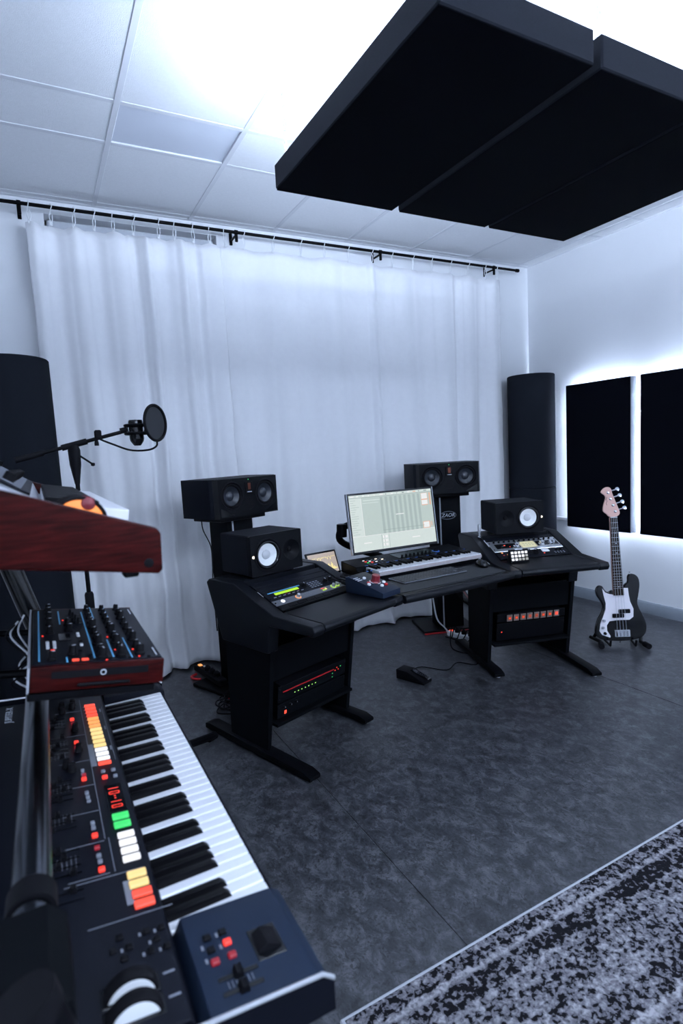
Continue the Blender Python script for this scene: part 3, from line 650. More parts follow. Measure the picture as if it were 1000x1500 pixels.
spk_stand((2.831, 3.596, 0), R(-18.9), 1.125, 'black speaker stand column with an oval white logo behind the screen', True)

# ------------------------------------------------------------------ screen, keyboards and desk things
sc_t = R(7.9)
mon = thing('computer_monitor', 'computer screen showing a pale green arranger window, on a black arm', 'monitor', (1.915, 2.897, .752), R(-1.7))
SM = Tr(0, 0, .126) @ Rot(-sc_t, 'X')
MB(SM).box((0, .012, .18), (.618, .022, .368), .004).build('bezel', M_gloss, mon)
MB(SM).box((-.3095, .012, .18), (.004, .025, .368), .001).build('side_trim', M_alu, mon); MB(SM).box((.3095, .012, .18), (.004, .025, .368), .001).build('side_trim', M_alu, mon)
def scr(name, c, s_): return emat(name, c, s_)
ui = [scr('ui_base', (.60, .70, .64), 0.75), scr('ui_light', (.76, .84, .78), 0.78), scr('ui_dark', (.50, .60, .56), 0.70), scr('ui_white', (.95, .95, .92), 0.82), scr('ui_orange', (.95, .55, .35), 0.74), scr('ui_line', (.40, .50, .46), 0.66)]
sm_ = MB(SM); sx, sz = .595, .340
def q(x0, x1, z0, z1, mi, lay):
    sm_.cur = mi; y = .0004-.00012*lay
    sm_.add([((x0-.5)*sx, y, .012+z0*sz), ((x1-.5)*sx, y, .012+z0*sz), ((x1-.5)*sx, y, .012+z1*sz), ((x0-.5)*sx, y, .012+z1*sz)], [(0, 1, 2, 3)])
q(0, 1, 0, 1, 0, 0)
q(0, 1, .955, 1, 1, 1); q(0, 1, .945, .953, 5, 2)
for k in range(14): q(.02+.068*k, .02+.068*k+rnd.uniform(.01, .04), .967, .985, rnd.choice((3, 2, 5, 4 if k > 9 else 3)), 3)
q(0, .135, .27, .945, 1, 1)
for k in range(16): q(.01, .01+rnd.uniform(.03, .10), .90-.040*k, .912-.040*k, 0, 2)
q(.135, .14, .27, .945, 3, 2); q(.16, .36, .885, .90, 1, 1); q(.15, .34, .84, .85, 1, 1)
for k in range(9): q(.36+.057*k, .36+.057*k+.030, .27, .93, 2, 1)
q(.36, .87, .33, .337, 5, 2)
q(.53, .63, .585, .598, 3, 2); q(.0, 1, .262, .27, 3, 2); q(0, 1, .0, .26, 1, 1)
q(.33, .335, .01, .262, 5, 2); q(.42, .423, .01, .262, 5, 2)
for k in range(3): q(.345, .405, .05+.07*k, .10+.07*k, 3, 2); q(.365, .37, .05+.07*k, .10+.07*k, 5, 3)
q(.12, .21, .13, .15, 3, 2); q(.70, .80, .13, .15, 3, 2)
q(.865, .945, .70, .93, 4, 1); q(.868, .942, .715, .80, 3, 2); q(.868, .942, .82, .925, 3, 2); q(.965, .985, .70, .93, 4, 2)
q(.855, .945, .275, .40, 4, 1); q(.862, .935, .285, .39, 3, 2); q(.96, .97, .30, .39, 4, 2); q(.98, .99, .30, .39, 2, 2)
sm_.build('screen', ui, mon)
MB(SM).box((0, .035, .19), (.12, .03, .12), .004).build('arm_mount', M_black, mon)
MB().tube(spline([(0, .06, .32), (-.08, .12, .31), (-.27, .16, .28), (-.31, .17, .20), (-.18, .195, .12), (.0, .212, .05)], 6), .021, 12).build('arm', M_black, mon)
MB().lathe([(.034, -.001), (.034, .018), (.025, .024), (.022, .06)], 20, T=Tr(0, .212, 0)).build('arm_base', M_black, mon)
MB(Tr(-.295, .165, .255)).lathe([(.030, -.04), (.032, 0), (.030, .04)], 16).build('arm_joint', M_black, mon)
# midi keyboard: x 1.63..2.51, y 2.72..3.06, bottom .752
mk = thing('midi_keyboard', 'black midi keyboard with a blue light guide, standing under the screen', 'keyboard', (2.030, 2.725, .7505), R(.8))
MB().prism([(0, .002), (.0, .030), (.15, .034), (.155, .058), (.34, .070), (.34, .002)], -.425, .425, 'x').build('body', M_black, mk, bevel=.003, segs=1)
wk = MB()
for k in range(36): wk.box((-.366+.0215*(k+.5), .070, .042), (.0207, .142, .020), .0015)
wk = wk.build('white_keys', M_key, mk); wk['kind'] = 'stuff'
lip = MB().box((.021, -.003, .034), (.774, .008, .022), .002).build('key_fronts', mat('key_front', (.34, .30, .30), .5), mk)
bk = MB()
for k in range(35):
    if k % 7 in (0, 1, 3, 4, 5): bk.box((-.366+.0215*(k+1), .097, .058), (.0125, .088, .018), .002)
bk = bk.build('black_keys', M_keyb, mk); bk['kind'] = 'stuff'
MB().box((.021, .151, .060), (.774, .003, .003), .001).build('light_guide', E_blu, mk)
PT = Matrix.Translation((0, .155, .0585)) @ Rot(math.atan2(.012, .185), 'X')
pn = MB(PT).box((.06, .095, .001), (.30, .11, .003), .001).build('display', mat('dim_screen', (.045, .06, .055), .15), mk)
for k in range(8): MB(PT).lathe([(.008, 0), (.007, .020), (0, .021)], 12, T=Tr(-.07+.031*k, .035, .0)).build('knob', M_rub, mk)
MB(PT).lathe([(.026, 0), (.026, .002), (.022, .003)], 24, T=Tr(.215, .06, 0)).build('dial_ring', E_blu, mk)
MB(PT).lathe([(.016, 0), (.015, .016), (0, .017)], 18, T=Tr(.215, .06, 0)).build('dial', M_rub, mk)
for i, (x, y, ma) in enumerate([(-.31+.03*i, .05+.028*j, (i+j)) for i in range(5) for j in range(3)]):
    MB(PT).box((x, y, .001), (.014, .008, .003), .001).build('button', (E_gre, E_red, E_whi, M_printd, M_printd, E_dot, M_printd)[ma] if ma < 7 else M_printd, mk)
for k in range(2): 
    wv = MB(Tr(-.420+.028*k, .06, .034) @ Rot(R(90), 'Y')).lathe([(.024, -.006), (.024, .006)], 20).build('wheel', M_rub, mk); MB(Tr(-.420+.028*k, .036, .054)).box((0, 0, 0), (.012, .012, .003), .001).build('wheel_lamp', E_blu, wv)
# computer keyboard, mouse, mat, controller
tag(MB().prism([(-.410, 0), (.355, 0), (.40, .262), (-.425, .262)], 0, .003, 'z').build('desk_mat', mat('mat_cloth', (.010, .012, .015), .8, bump=.3, bscale=900), None, bevel=.001, segs=1), 'thin black desk mat lying along the front of the desk', 'desk mat')
bpy.data.objects['desk_mat'].location = (1.985, 2.405, .7504); bpy.data.objects['desk_mat'].rotation_euler = (0, 0, R(2))
ck = thing('computer_keyboard', 'slim dark grey computer keyboard on the desk mat', 'keyboard', (1.93, 2.612, .7537), R(1))
ck.scale = (1, 1.2, 1)
MB().box((0, 0, .005), (.45, .132, .008), .003).build('base', mat('kb_grey', (.075, .08, .095), .4), ck)
kk = MB()
for r_ in range(6):
    x = -.218
    n = 15
    for k in range(22):
        if k in (15, 18): x += .004
        if r_ == 0 and 4 <= k <= 9: x += .0196; continue
        kk.box((x+.009, -.053+.0205*r_, .0105), (.0172, .017 if r_ < 5 else .012, .004), .0012); x += .0196
kk.build('keys', mat('kb_key', (.020, .022, .028), .45), ck)['kind'] = 'stuff'
MB().box((.075, -.053, .0105), (.0, .0, .0), 0) if False else None
MB().box((-.08, -.053, .0105), (.112, .017, .004), .0012).build('space_bar', mat('kb_key', (.02, .022, .028), .45), ck)
ms = thing('computer_mouse', 'black ergonomic mouse on the desk mat beside the midi keyboard', 'mouse', (2.325, 2.60, .7537), R(-15))
bm = bmesh.new(); bmesh.ops.create_uvsphere(bm, u_segments=24, v_segments=14, radius=1)
for v in bm.verts:
    x, y, z = v.co; z = max(z, -.25)
    v.co = (x*.036+.006*y, y*.060, (z+.25)*.036*(1-.35*y*.6)+ .010*max(0, -x)*(1-abs(y)))
me = bpy.data.meshes.new('shell'); bm.to_mesh(me); bm.free(); me.materials.append(M_gloss); me.polygons.foreach_set('use_smooth', [True]*len(me.polygons))
o = bpy.data.objects.new('shell', me); col.objects.link(o); o.parent = ms
MB().lathe([(.010, -.004), (.011, 0), (.010, .004)], 16, T=Tr(.002, .03, .036) @ Rot(R(90), 'Y')).build('scroll_wheel', M_alu, ms)
MB().tube(spline([(.036, -.035, .012), (.042, 0, .018), (.034, .035, .014)], 6), .002, 6).build('side_trim', M_chrome, ms)
# blue monitor controller, local frame of the left wing
mc = bpy.data.objects.new('monitor_controller', None); col.objects.link(mc); mc.matrix_world = TL @ Tr(.535, .042, .7597); mc.scale = (1.12, 1.12, 1.15); tag(mc, 'slate blue wedge shaped monitor controller with a dark red knob', 'audio controller')
MB().prism([(-.10, 0), (-.10, .024), (.105, .074), (.125, .070), (.125, 0)], -.062, .062, 'x').build('case', M_blue, mc, bevel=.002)
ct_ = Tr(0, 0, .0485) @ Rot(math.atan2(.050, .205), 'X')
k = MB(ct_).lathe([(.024, 0), (.024, .006), (.021, .010), (.019, .034), (.017, .036), (0, .036)], 12, T=Tr(.004, .0, 0)).build('volume_knob', M_redk, mc, ang=20)
MB(ct_).lathe([(.027, -.001), (.027, .003), (.024, .005)], 24, T=Tr(.004, 0, 0)).build('knob_collar', M_chrome, k)
for (x, y, ma) in ((-.034, .006, M_redp), (-.045, -.006, M_white), (-.01, .055, M_white), (.030, -.045, M_redp), (.040, -.022, M_white), (.0, -.045, M_white)):
    MB(ct_).lathe([(.0085, -.001), (.0085, .005), (.006, .007), (0, .007)], 12, T=Tr(x, y, 0)).build('push_button', ma, mc)
for k in range(3): MB(ct_).box((-.045, .05+.014*k, .0004), (.03, .004, .001)).build('print_line', M_print, mc)
for k in range(4):
    c = MB().tube(spline([(-.05+.03*k, .126, .034), (-.05+.03*k, .155, .040), (-.060+.032*k, .175, .046), (-.08+.03*k, .20, .058)], 5), .0045, 8).build('cable', M_rub, mc)
    MB().cyl((-.05+.03*k, .124, .034), (-.05+.03*k, .152, .040), .008, 12).build('plug', M_chrome if k % 2 else M_rub, c)
# tablet
tb = thing('tablet', 'small tablet with a yellow waveform on screen, propped behind the monitor controller', 'tablet', (1.485, 3.04, .7515), R(8))
TT = Rot(R(-22), 'X'); MB(TT).box((0, 0, .075), (.225, .010, .15), .004).build('case', M_gloss, tb)
MB(TT).box((0, -.0055, .075), (.20, .001, .125)).build('screen', emat('tablet_glow', (.62, .52, .46), .75), tb)
wvf = MB(TT)
for k in range(36):
    h_ = .004+.035*abs(math.sin(k*.7)*math.cos(k*.23))+.01*rnd.random(); wvf.box((-.092+.0052*k, -.0063, .03+h_/2), (.0036, .0006, h_))
    if k % 2: wvf.box((-.092+.0052*k, -.0063, .115-h_/3), (.0036, .0006, h_*.4))
wvf.build('waveform', emat('wave_yellow', (.95, .82, .30), 1.1), tb)
MB().prism([(.085, .002), (.056, .115), (.064, .118), (.115, .002)], -.05, .05, 'x').build('prop', M_black, tb)
# stream pad on the right wing
sd = bpy.data.objects.new('button_pad', None); col.objects.link(sd); sd.matrix_world = fix(TRm) @ Tr(-.452, .085, .7567); tag(sd, 'small black control pad with fifteen white lit keys', 'control pad')
MB().prism([(.0, .0), (.055, 0), (.035, .078), (.022, .080), (.0, .010)], -.062, .062, 'x').build('case', M_rub, sd, bevel=.002)
pT = frame((0, .0105, .045), (1, 0, 0), (0, .30, .954), (0, -.954, .30))
for j in range(3):
    for i in range(5):
        MB(pT).box((-.046+.023*i, -.026+.021*j, .001), (.017, .015, .004), .002).build('key', E_whi if (i+2*(2-j) < 6 and not (j == 0 and i > 1)) else emat('lamp_grey', (.55, .55, .52), .6), sd)
MB(pT).box((0, .035, .0008), (.05, .005, .001)).build('badge', M_print, sd)
# little chrome microphone capsule standing on the shelf
cp = bpy.data.objects.new('mini_microphone', None); col.objects.link(cp); cp.matrix_world = fix(TRm) @ Tr(-.55, .46, .8665); tag(cp, 'small chrome microphone standing upright beside the white-cone monitor', 'microphone')
MB().lathe([(.014, 0), (.014, .006), (.006, .010), (.006, .034)], 14).build('foot', M_chrome, cp)
MB().lathe([(.008, .034), (.010, .040), (.011, .075), (.008, .090), (0, .094)], 14).build('capsule', M_silver, cp)

# ------------------------------------------------------------------ bass guitar and its stand
def tr(px, py): return ((px-(262+.075*(py-350)))*.00088, (1372-py)*.00087)   # outline traced in the plane of the instrument
GL = 12
bg = thing('bass_guitar', 'black bass guitar with white pickguard leaning on a floor stand', 'guitar', (3.575, 2.565, .035), R(-37))
GT = Rot(R(-7), 'X') @ Rot(R(-1.5), 'Y')
def smooth(pts, n=4):
    P = [Vector((p[0], 0, p[1])) for p in pts]; out = []
    k = len(P)
    for i in range(k):
        a, b, c, d = P[i-1], P[i], P[(i+1) % k], P[(i+2) % k]
        for s_ in range(n):
            t = s_/n; v = 0.5*((2*b)+(c-a)*t+(2*a-5*b+4*c-d)*t*t+(3*b-a-3*c+d)*t**3); out.append((v.x, v.z))
    return out
body = [(160,915),(140,945),(147,995),(175,1040),(195,1090),(185,1140),(160,1190),(142,1250),(142,1310),(172,1350),(240,1366),(330,1372),(420,1366),(490,1345),(522,1305),(525,1240),(505,1180),(470,1110),(455,1060),(462,1000),(470,920),(460,860),(430,830),(400,826),(385,848),(384,890),(366,908),(345,940),(300,955),(262,955),(240,972),(208,955),(185,918)]
MB(GT).prism(smooth([tr(*p) for p in body]), -.022, .020, 'y').build('body', M_gloss, bg, bevel=.007, segs=3)
gd = [(182,935),(196,1000),(212,1060),(210,1110),(190,1175),(172,1225),(166,1285),(188,1318),(220,1330),(250,1341),(252,1328),(226,1285),(222,1240),(242,1206),(300,1199),(395,1199),(424,1175),(424,1110),(398,1050),(386,990),(380,938),(348,938),(346,995),(272,990),(242,984),(208,970)]
MB(GT).prism([tr(*p) for p in gd], -.0245, -.0215, 'y').build('pickguard', M_guard, bg)
nk = [tr(236, 350), tr(289, 350), tr(349, 995), tr(270, 995)]
n_ = MB(GT).prism(nk, -.030, .004, 'y').build('neck', M_pink, bg, bevel=.004)
MB(GT).prism(nk, -.034, -.0295, 'y').build('fretboard', M_fret, n_)
for k in range(20):
    f_ = 1-2**(-(k+1)/12*.86); py = 352+f_*930
    if py > 985: break
    xl, xr = 236+(270-236)*(py-350)/645, 289+(349-289)*(py-350)/645; a, b = tr(xl, py), tr(xr, py)
    MB(GT).cyl((a[0], -.0345, a[1]), (b[0], -.0345, b[1]), .0012, 6).build('fret', M_alu, n_)
for py in (482, 568, 646, 716, 882, 925): 
    a = tr((253+319)/2*1.0-10+(py-480)*.07, py); MB(GT).box((a[0], -.0345, a[1]), (.006, .001, .006), .001).build('inlay', M_print, n_)
hd = [(235,348),(290,346),(313,325),(306,290),(282,230),(252,150),(241,112),(215,100),(186,108),(163,140),(190,163),(201,190),(187,240),(182,295),(210,322)]
h_ = MB(GT).prism(smooth([tr(*p) for p in hd], 2), -.022, -.008, 'y').build('headstock', M_pink, bg, bevel=.002, segs=1)
MB(GT).cyl((tr(236, 352)[0], -.034, tr(0, 352)[1]), (tr(289, 352)[0], -.034, tr(0, 352)[1]), .003, 6).build('nut', M_white, h_)
for i, (px, py) in enumerate(((220, 148), (240, 200), (260, 253), (278, 305))):
    a = tr(px, py); p_ = MB(GT @ Tr(a[0], -.022, a[1]) @ Rot(R(90), 'X')).lathe([(.011, 0), (.009, .003), (.006, .005), (.006, .014), (0, .015)], 14).build('tuner_post', M_chrome, h_)
    b = tr(px+62, py-24); MB(GT).cyl((a[0]+.008, -.014, a[1]+.008), (b[0], -.014, b[1]), .004, 8).build('tuner_shaft', M_chrome, h_)
    MB(GT @ Tr(b[0]+.010, -.014, b[1]+.002) @ Rot(R(20), 'Y')).lathe([(.004, -.005), (.013, -.004), (.015, 0), (.013, .004), (.004, .005)], 14, T=Rot(R(70), 'X')).build('tuner_key', M_chrome, h_)
MB(GT).tube([(tr(212, 185)[0], -.0223, tr(212, 185)[1]), (tr(205, 205)[0], -.0223, tr(205, 205)[1]), (tr(214, 215)[0], -.0223, tr(214, 215)[1]), (tr(206, 235)[0], -.0223, tr(206, 235)[1]), (tr(212, 250)[0], -.0223, tr(212, 250)[1])], .0015, 5).build('script_logo', M_rub, h_)
for (x0, x1, y0, y1) in ((264, 350, 1145, 1178), (310, 396, 1110, 1143)):
    a, b = tr(x0, y1), tr(x1, y0); MB(GT).box(((a[0]+b[0])/2, -.030, (a[1]+b[1])/2), (b[0]-a[0], .016, b[1]-a[1]), .004).build('pickup', M_rub, bg)
a, b = tr(286, 1336), tr(398, 1280); br_ = MB(GT).box(((a[0]+b[0])/2, -.027, (a[1]+b[1])/2), (b[0]-a[0], .010, b[1]-a[1]), .002).build('bridge', M_alu, bg)
for k in range(4): MB(GT).cyl((a[0]+.014+.023*k, -.035, a[1]+.006), (a[0]+.014+.023*k, -.035, b[1]-.006), .006, 8).build('saddle', M_chrome, br_)
for k in range(4):
    tp = tr(244+13*k, 352); bt = tr(298+24*k, 1300); MB(GT).cyl((tp[0], -.0385, tp[1]), (bt[0], -.041, bt[1]), .0011, 5).build('string', M_alu, bg)
for (px, py) in ((197, 1200), (190, 1256), (208, 1305)):
    a = tr(px, py); MB(GT @ Tr(a[0], -.0245, a[1]) @ Rot(R(90), 'X')).lathe([(.011, 0), (.010, .014), (.008, .016), (0, .016)], 14).build('control_knob', M_chrome if py < 1300 else M_rub, bg)
for (px, py) in ((400, 820), (333, 1376)):
    a = tr(px, py); MB(GT @ Tr(a[0], 0, a[1])).lathe([(.004, -.006), (.004, .004), (.007, .008), (0, .010)], 10, T=Rot(R(180), 'X') if py > 1000 else None).build('strap_pin', M_chrome, bg)
gs = thing('guitar_stand', 'low black folding floor stand holding the bass guitar', 'guitar stand', (3.575, 2.565, 0), R(-37))
for s_ in (-1, 1):
    MB().tube([(s_*.035, .165, .34), (s_*.10, .115, .12), (s_*.160, .085, .030)], .011, 10).build('leg', M_black, gs)
    f_ = MB().tube([(s_*.175, .115, .022), (s_*.135, 0, .024), (s_*.155, -.085, .024)], .013, 10).build('foot', M_black, gs)
    MB().cyl((s_*.146, -.045, .024), (s_*.157, -.098, .024), .020, 14).build('rubber_pad', M_rub, f_)
    MB().tube([(s_*.115, .105, .075), (s_*.090, .060, .016), (s_*.085, -.05, .014), (s_*.085, -.060, .055)], .008, 8).build('cradle_arm', M_rub, gs)
MB().tube([(-.035, .165, .34), (0, .17, .355), (.035, .165, .34)], .012, 10).build('hinge', M_black, gs)

# ------------------------------------------------------------------ microphone
st = thing('microphone_stand', 'black boom microphone stand in front of the column', 'microphone stand', (.146, 2.6, 0))
MB().cyl((0, 0, .10), (0, 0, .92), .0125, 14).build('lower_tube', M_black, st); MB().cyl((0, 0, .90), (0, 0, 1.47), .009, 12).build('upper_tube', M_black, st)
MB().lathe([(.016, .88), (.018, .89), (.018, .95), (.014, .96)], 16).build('height_clutch', M_rub, st)
for a in (29, 150, 268):
    d = Vector((math.cos(R(a)), math.sin(R(a)), 0)); ln = .62 if a == 29 else .42
    lg = MB().tube([d*.02+Vector((0, 0, .16)), d*(ln*.55)+Vector((0, 0, .075)), d*ln+Vector((0, 0, .022))], .020, 10).build('leg', M_black, st)
    MB().cyl(d*(ln-.03)+Vector((0, 0, .021)), d*(ln+.02)+Vector((0, 0, .021)), .0205, 10).build('rubber_foot', M_rub, lg)
MB().lathe([(.030, .12), (.034, .14), (.034, .20), (.016, .22)], 16).build('leg_hub', M_rub, st)
cl_ = MB().lathe([(.010, 1.42), (.022, 1.50), (.024, 1.56), (.018, 1.58)], 14).build('boom_clutch', M_rub, st)
MB().cyl((.02, -.015, 1.535), (.062, -.03, 1.50), .004, 8).build('clutch_lever', M_rub, cl_); MB().lathe([(0, -.008), (.008, -.005), (.008, .005), (0, .008)], 10, T=Tr(.064, -.03, 1.498)).build('lever_ball', M_rub, cl_)
b0, b1 = Vector((-.216, 0, 1.53)), Vector((.190, 0, 1.6285))
MB().tube([b0.lerp(b1, .0), b0.lerp(b1, .25)], .0125, 12).build('boom_grip', M_rub, st); MB().tube([b0, b1], .008, 12).build('boom', M_black, st); MB().tube([b0.lerp(b1, .42), b0.lerp(b1, .66)], .013, 12).build('boom_clamp', M_rub, st)
mc_ = thing('studio_microphone', 'black studio microphone in a shock mount at the end of the boom', 'microphone', (.146+.252, 2.6, 1.633))
mc_.scale = (1.25, 1.25, 1.25)
for (z, r_) in ((.018, .036), (-.010, .036)): MB().tube([(r_*math.cos(a), r_*math.sin(a), z) for a in [2*math.pi*k/28 for k in range(28)]], .005, 8, closed=True).build('mount_ring', M_black, mc_)
for k in range(8):
    a = 2*math.pi*k/8; MB().cyl((.036*math.cos(a), .036*math.sin(a), .018), (.027*math.cos(a+.4), .027*math.sin(a+.4), -.010), .002, 6).build('elastic', M_rub, mc_)
MB().lathe([(.010, -.052), (.014, -.048), (.022, -.036), (.024, -.028), (.024, .030), (.022, .036), (0, .038)], 24).build('microphone_body', M_gloss, mc_)
MB().cyl((-.052, 0, .0), (-.032, 0, .004), .010, 12).build('swivel', M_rub, mc_)
pf = thing('pop_filter', 'round black pop filter on a gooseneck in front of the microphone', 'pop filter', (.475, 2.57, 1.662))
PT_ = Rot(R(-45), 'Z') @ Rot(R(90), 'Y')
MB(PT_).tube([(.076*math.cos(a), .076*math.sin(a), 0) for a in [2*math.pi*k/48 for k in range(48)]], .0065, 10, closed=True).build('ring', M_rub, pf)
MB(PT_).lathe([(.076, -.002), (.040, -.004), (0, -.0045)], 40).build('mesh_front', mat('filter_mesh', (.012, .014, .018), .8, bump=.8, bscale=1500), pf)
MB().tube(spline([(.0, .0, -.078), (-.004, 0, -.100), (-.04, .005, -.115), (-.11, .012, -.112), (-.175, .022, -.085), (-.225, .03, -.060), (-.232, .03, -.045)], 6), .0042, 8).build('gooseneck', M_rub, pf)
MB(Tr(-.232, .03, -.040)).box((0, 0, .0), (.028, .024, .036), .005).build('clamp', M_rub, pf); MB(Tr(-.240, .03, -.075)).lathe([(.004, .0), (.004, .02), (.009, .0), (.009, -.012), (0, -.012)], 10).build('clamp_screw', M_rub, pf)

# ------------------------------------------------------------------ keyboard stand, three tiers along the left wall
ks = thing('keyboard_stand', 'black tubular three tier keyboard stand carrying the synthesizers', 'keyboard stand', (-.05, 1.13, 0))
def K(x, y, z): return (x+.05, y-1.13, z)
FARY, NEARY = 1.725, .535
for (yy, off) in ((FARY, 0.0), (NEARY, -.022)):
    def ux(z): return -.075+off-(z-1.2)*.26
    zt = 1.315 if yy == FARY else 1.03
    up = MB().tube([K(ux(.045), yy, .045), K(ux(zt), yy, zt)], .0255, 20).build('upright', M_gloss if yy == FARY else M_black, ks)
    MB().tube([K(ux(zt-.01), yy, zt-.01), K(ux(zt+.01), yy, zt+.01)], .027, 16).build('end_cap', M_rub, up)
    MB().tube([K(-.46, yy, .045), K(ux(.72), yy, .72)], .0225, 16).build('rear_leg', M_gloss, ks)
    MB().box(K(-.09, yy, .022), (.86, .05, .040), .008).build('foot_bar', M_black, ks)
    s_ = 1 if yy == NEARY else -1
    for (z, x1) in ((.790, .20), ):
        a = MB().tube([K(ux(z), yy+s_*.05, z), K(x1, yy+s_*.05, z)], .0205, 14).build('arm', M_black, ks)
        MB().box(K(ux(z), yy+s_*.010, z), (.06, .062, .06), .008).build('clamp', M_rub, a)
for yy in (1.33, 1.66):       # rear posts with the arms of the two upper tiers
    po = MB().tube([K(-.37, yy, .0), K(-.37, yy, 1.40)], .0225, 18).build('rear_post', M_gloss, ks)
    MB().lathe([(.05, 0), (.05, .008), (.03, .014)], 18, T=Tr(*K(-.37, yy, 0))).build('post_foot', M_rub, po)
    a = MB().tube([K(-.38, yy, 1.123), K(.15, yy, 1.0405)], .0085, 14).build('arm', M_black, ks); MB().box(K(-.37, yy, 1.115), (.06, .06, .06), .008).build('clamp', M_rub, a)
    a = MB().tube([K(-.38, yy, 1.392), K(.13, yy, 1.303)], .0135, 14).build('arm', M_black, ks); MB().box(K(-.37, yy, 1.383), (.06, .06, .06), .008).build('clamp', M_rub, a)
MB().tube([K(-.056, NEARY, 1.0), K(-.043, FARY, 1.0)], .0225, 28).build('cross_tube', M_dchrome, ks)
MB().box(K(-.060, .60, .985), (.085, .15, .095), .018).build('tube_joint', M_deskd, ks)
MB().tube([K(-.054, .69, 1.0), K(-.0536, .725, 1.0)], .0270, 24).build('tube_collar', M_rub, ks)
MB().tube([K(-.28, NEARY, .40), K(-.24, FARY, .40)], .0225, 18).build('cross_tube', M_gloss, ks)
tray = MB(); 
trayT = frame((-.0815, 1.07, 1.1125), (.989, 0, -.151), (0, 1, 0), (.151, 0, .989))
tray = tag(MB(trayT).box((.137, .275, -.0085), (.215, .48, .014), .002).build('stand_shelf', M_black), 'thin black shelf board carrying the small wooden-sided synth module', 'shelf')

# ---- large synthesizer on the lowest tier (player side faces +x; width runs along y)
sy = thing('synthesizer', 'large black synthesizer with white keys and rows of lit coloured buttons', 'synthesizer', (.03, 1.128, .811))
S0 = Tr(-.03, -1.128, -.811)
Y0, Y1 = .583, 1.673
SW = MB(S0)
bodyp = [(.256, .812), (.256, .838), (.105, .838), (.095, .872), (-.190, .901), (-.190, .812)]
SW.prism(bodyp, Y0+.02, Y1-.02, 'y'); SW.build('body', M_panel, sy, bevel=.003, segs=1)
# end blocks beside the keys
MB(S0).prism([(.258, .813), (.258, .850), (.245, .859), (.113, .8705), (.100, .845), (.100, .813)], Y0, .755, 'y').build('controller_block', M_blue, sy, bevel=.003, segs=2)
MB(S0).prism([(.258, .813), (.258, .850), (.245, .859), (.100, .8725), (.100, .813)], 1.612, Y1, 'y').build('end_block', M_panel, sy, bevel=.003, segs=2)
for y in (Y0-.004, Y1):
    MB(S0).prism([(.262, .811), (.262, .852), (.248, .8625), (.10, .877), (-.192, .9065), (-.194, .811)], y, y+.005, 'y').build('end_cheek', M_panel, sy)
    MB(S0).tube([(.262, y+.0025, .852), (.248, y+.0025, .8635), (.10, y+.0025, .878), (-.192, y+.0025, .9075)], .0032, 8).build('cheek_trim', M_silver, sy)
# keys
pitch = (1.610-.757)/36
wk0 = MB().box((0, 0, 0), (.150, pitch-.0020, .020), .0018).build('white_key', M_key, sy); wk0.matrix_local = S0 @ Tr(.171, .757+pitch*.5, .842)
for k in range(1, 36): share(wk0, 'white_key', sy, S0 @ Tr(.171, .757+pitch*(k+.5), .842))
bk0 = None
for k in range(35):
    if k % 7 in (0, 1, 3, 4, 5):
        T = S0 @ Tr(.146, .757+pitch*(k+1), .852)
        if bk0 is None: bk0 = MB().prism([(-.048, 0), (.048, 0), (.044, .007), (.038, .0115), (-.048, .0125)], -.0055, .0055, 'y').build('black_key', M_keyb, sy, bevel=.0012, segs=2); bk0.matrix_local = T
        else: share(bk0, 'black_key', sy, T)
# top panel frame: x along world y, y towards the back, z out of the panel
pa = math.atan2(.029, .285)
PF = S0 @ frame((.095, 0, .8722), (0, 1, 0), (-math.cos(pa), 0, math.sin(pa)), (math.sin(pa), 0, math.cos(pa)))
def pn(x, y): return (y, (.095-x)/math.cos(pa))      # world (x, y) to panel coordinates
def put(name, spots, d, ma, h=.005, bev=.001, root=None):
    b = None
    for (x, y) in spots:
        u, v = pn(x, y)
        if b is None: b = MB().box((0, 0, h/2), (d[0], d[1], h), bev).build(name, ma, root or sy); b.matrix_local = PF @ Tr(u, v, 0)
        else: share(b, name, root or sy, PF @ Tr(u, v, 0))
colb = [1.566-(1.566-1.241)*k/15 for k in range(16)]; cx_ = [.0615+.0045*k/15 for k in range(16)]
groups = [(range(0, 4), E_redw), (range(4, 7), E_or), (range(7, 12), E_yel), (range(12, 15), E_whi), (range(15, 16), E_redw)]
for rg, ma in groups: put('lit_button', [(cx_[k], colb[k]) for k in rg], (.0125, .025), ma, .004)
put('lit_button', [(.071, 1.032), (.071, 1.006)], (.0165, .027), E_gre); put('lit_button', [(.0725, .974-.0217*k) for k in range(4)], (.0130, .026), E_whi)
put('lit_button', [(.074, .868), (.074, .846)], (.0145, .027), E_yel); put('lit_button', [(.075, .824), (.075, .802)], (.0145, .027), E_redw)
put('small_button', [(.059, 1.205), (.078, 1.204), (.079, 1.177)], (.008, .008), M_printd); put('small_button', [(.060, 1.180)], (.010, .010), E_red)
dw = MB(PF).box((pn(.070, 1.10)[0], pn(.070, 1.10)[1], .0008), (.098, .030, .002), .0005).build('display', M_gloss, sy)
DT = PF @ Tr(pn(.070, 1.10)[0], pn(.070, 1.10)[1], .0019)
dg = MB(DT)
for i, u in enumerate((.032, .016, -.016, -.032)):
    segs = {0: 'm', 1: 'abcdef', 2: 'm', 3: 'abcdef'}[i]
    for c, (x, y, w1, h1) in dict(a=(0, .0085, .007, .0018), d=(0, -.0085, .007, .0018), m=(0, 0, .0018, .018), b=(.004, .0045, .0018, .008), c=(.004, -.0045, .0018, .008), e=(-.004, -.0045, .0018, .008), f=(-.004, .0045, .0018, .008)).items():
        if c in segs: dg.box((u+x, y, 0), (w1, h1, .0006))
for u in (.004, -.004): dg.box((u, 0, 0), (.003, .003, .0006))
dg.build('digits', E_red, dw)
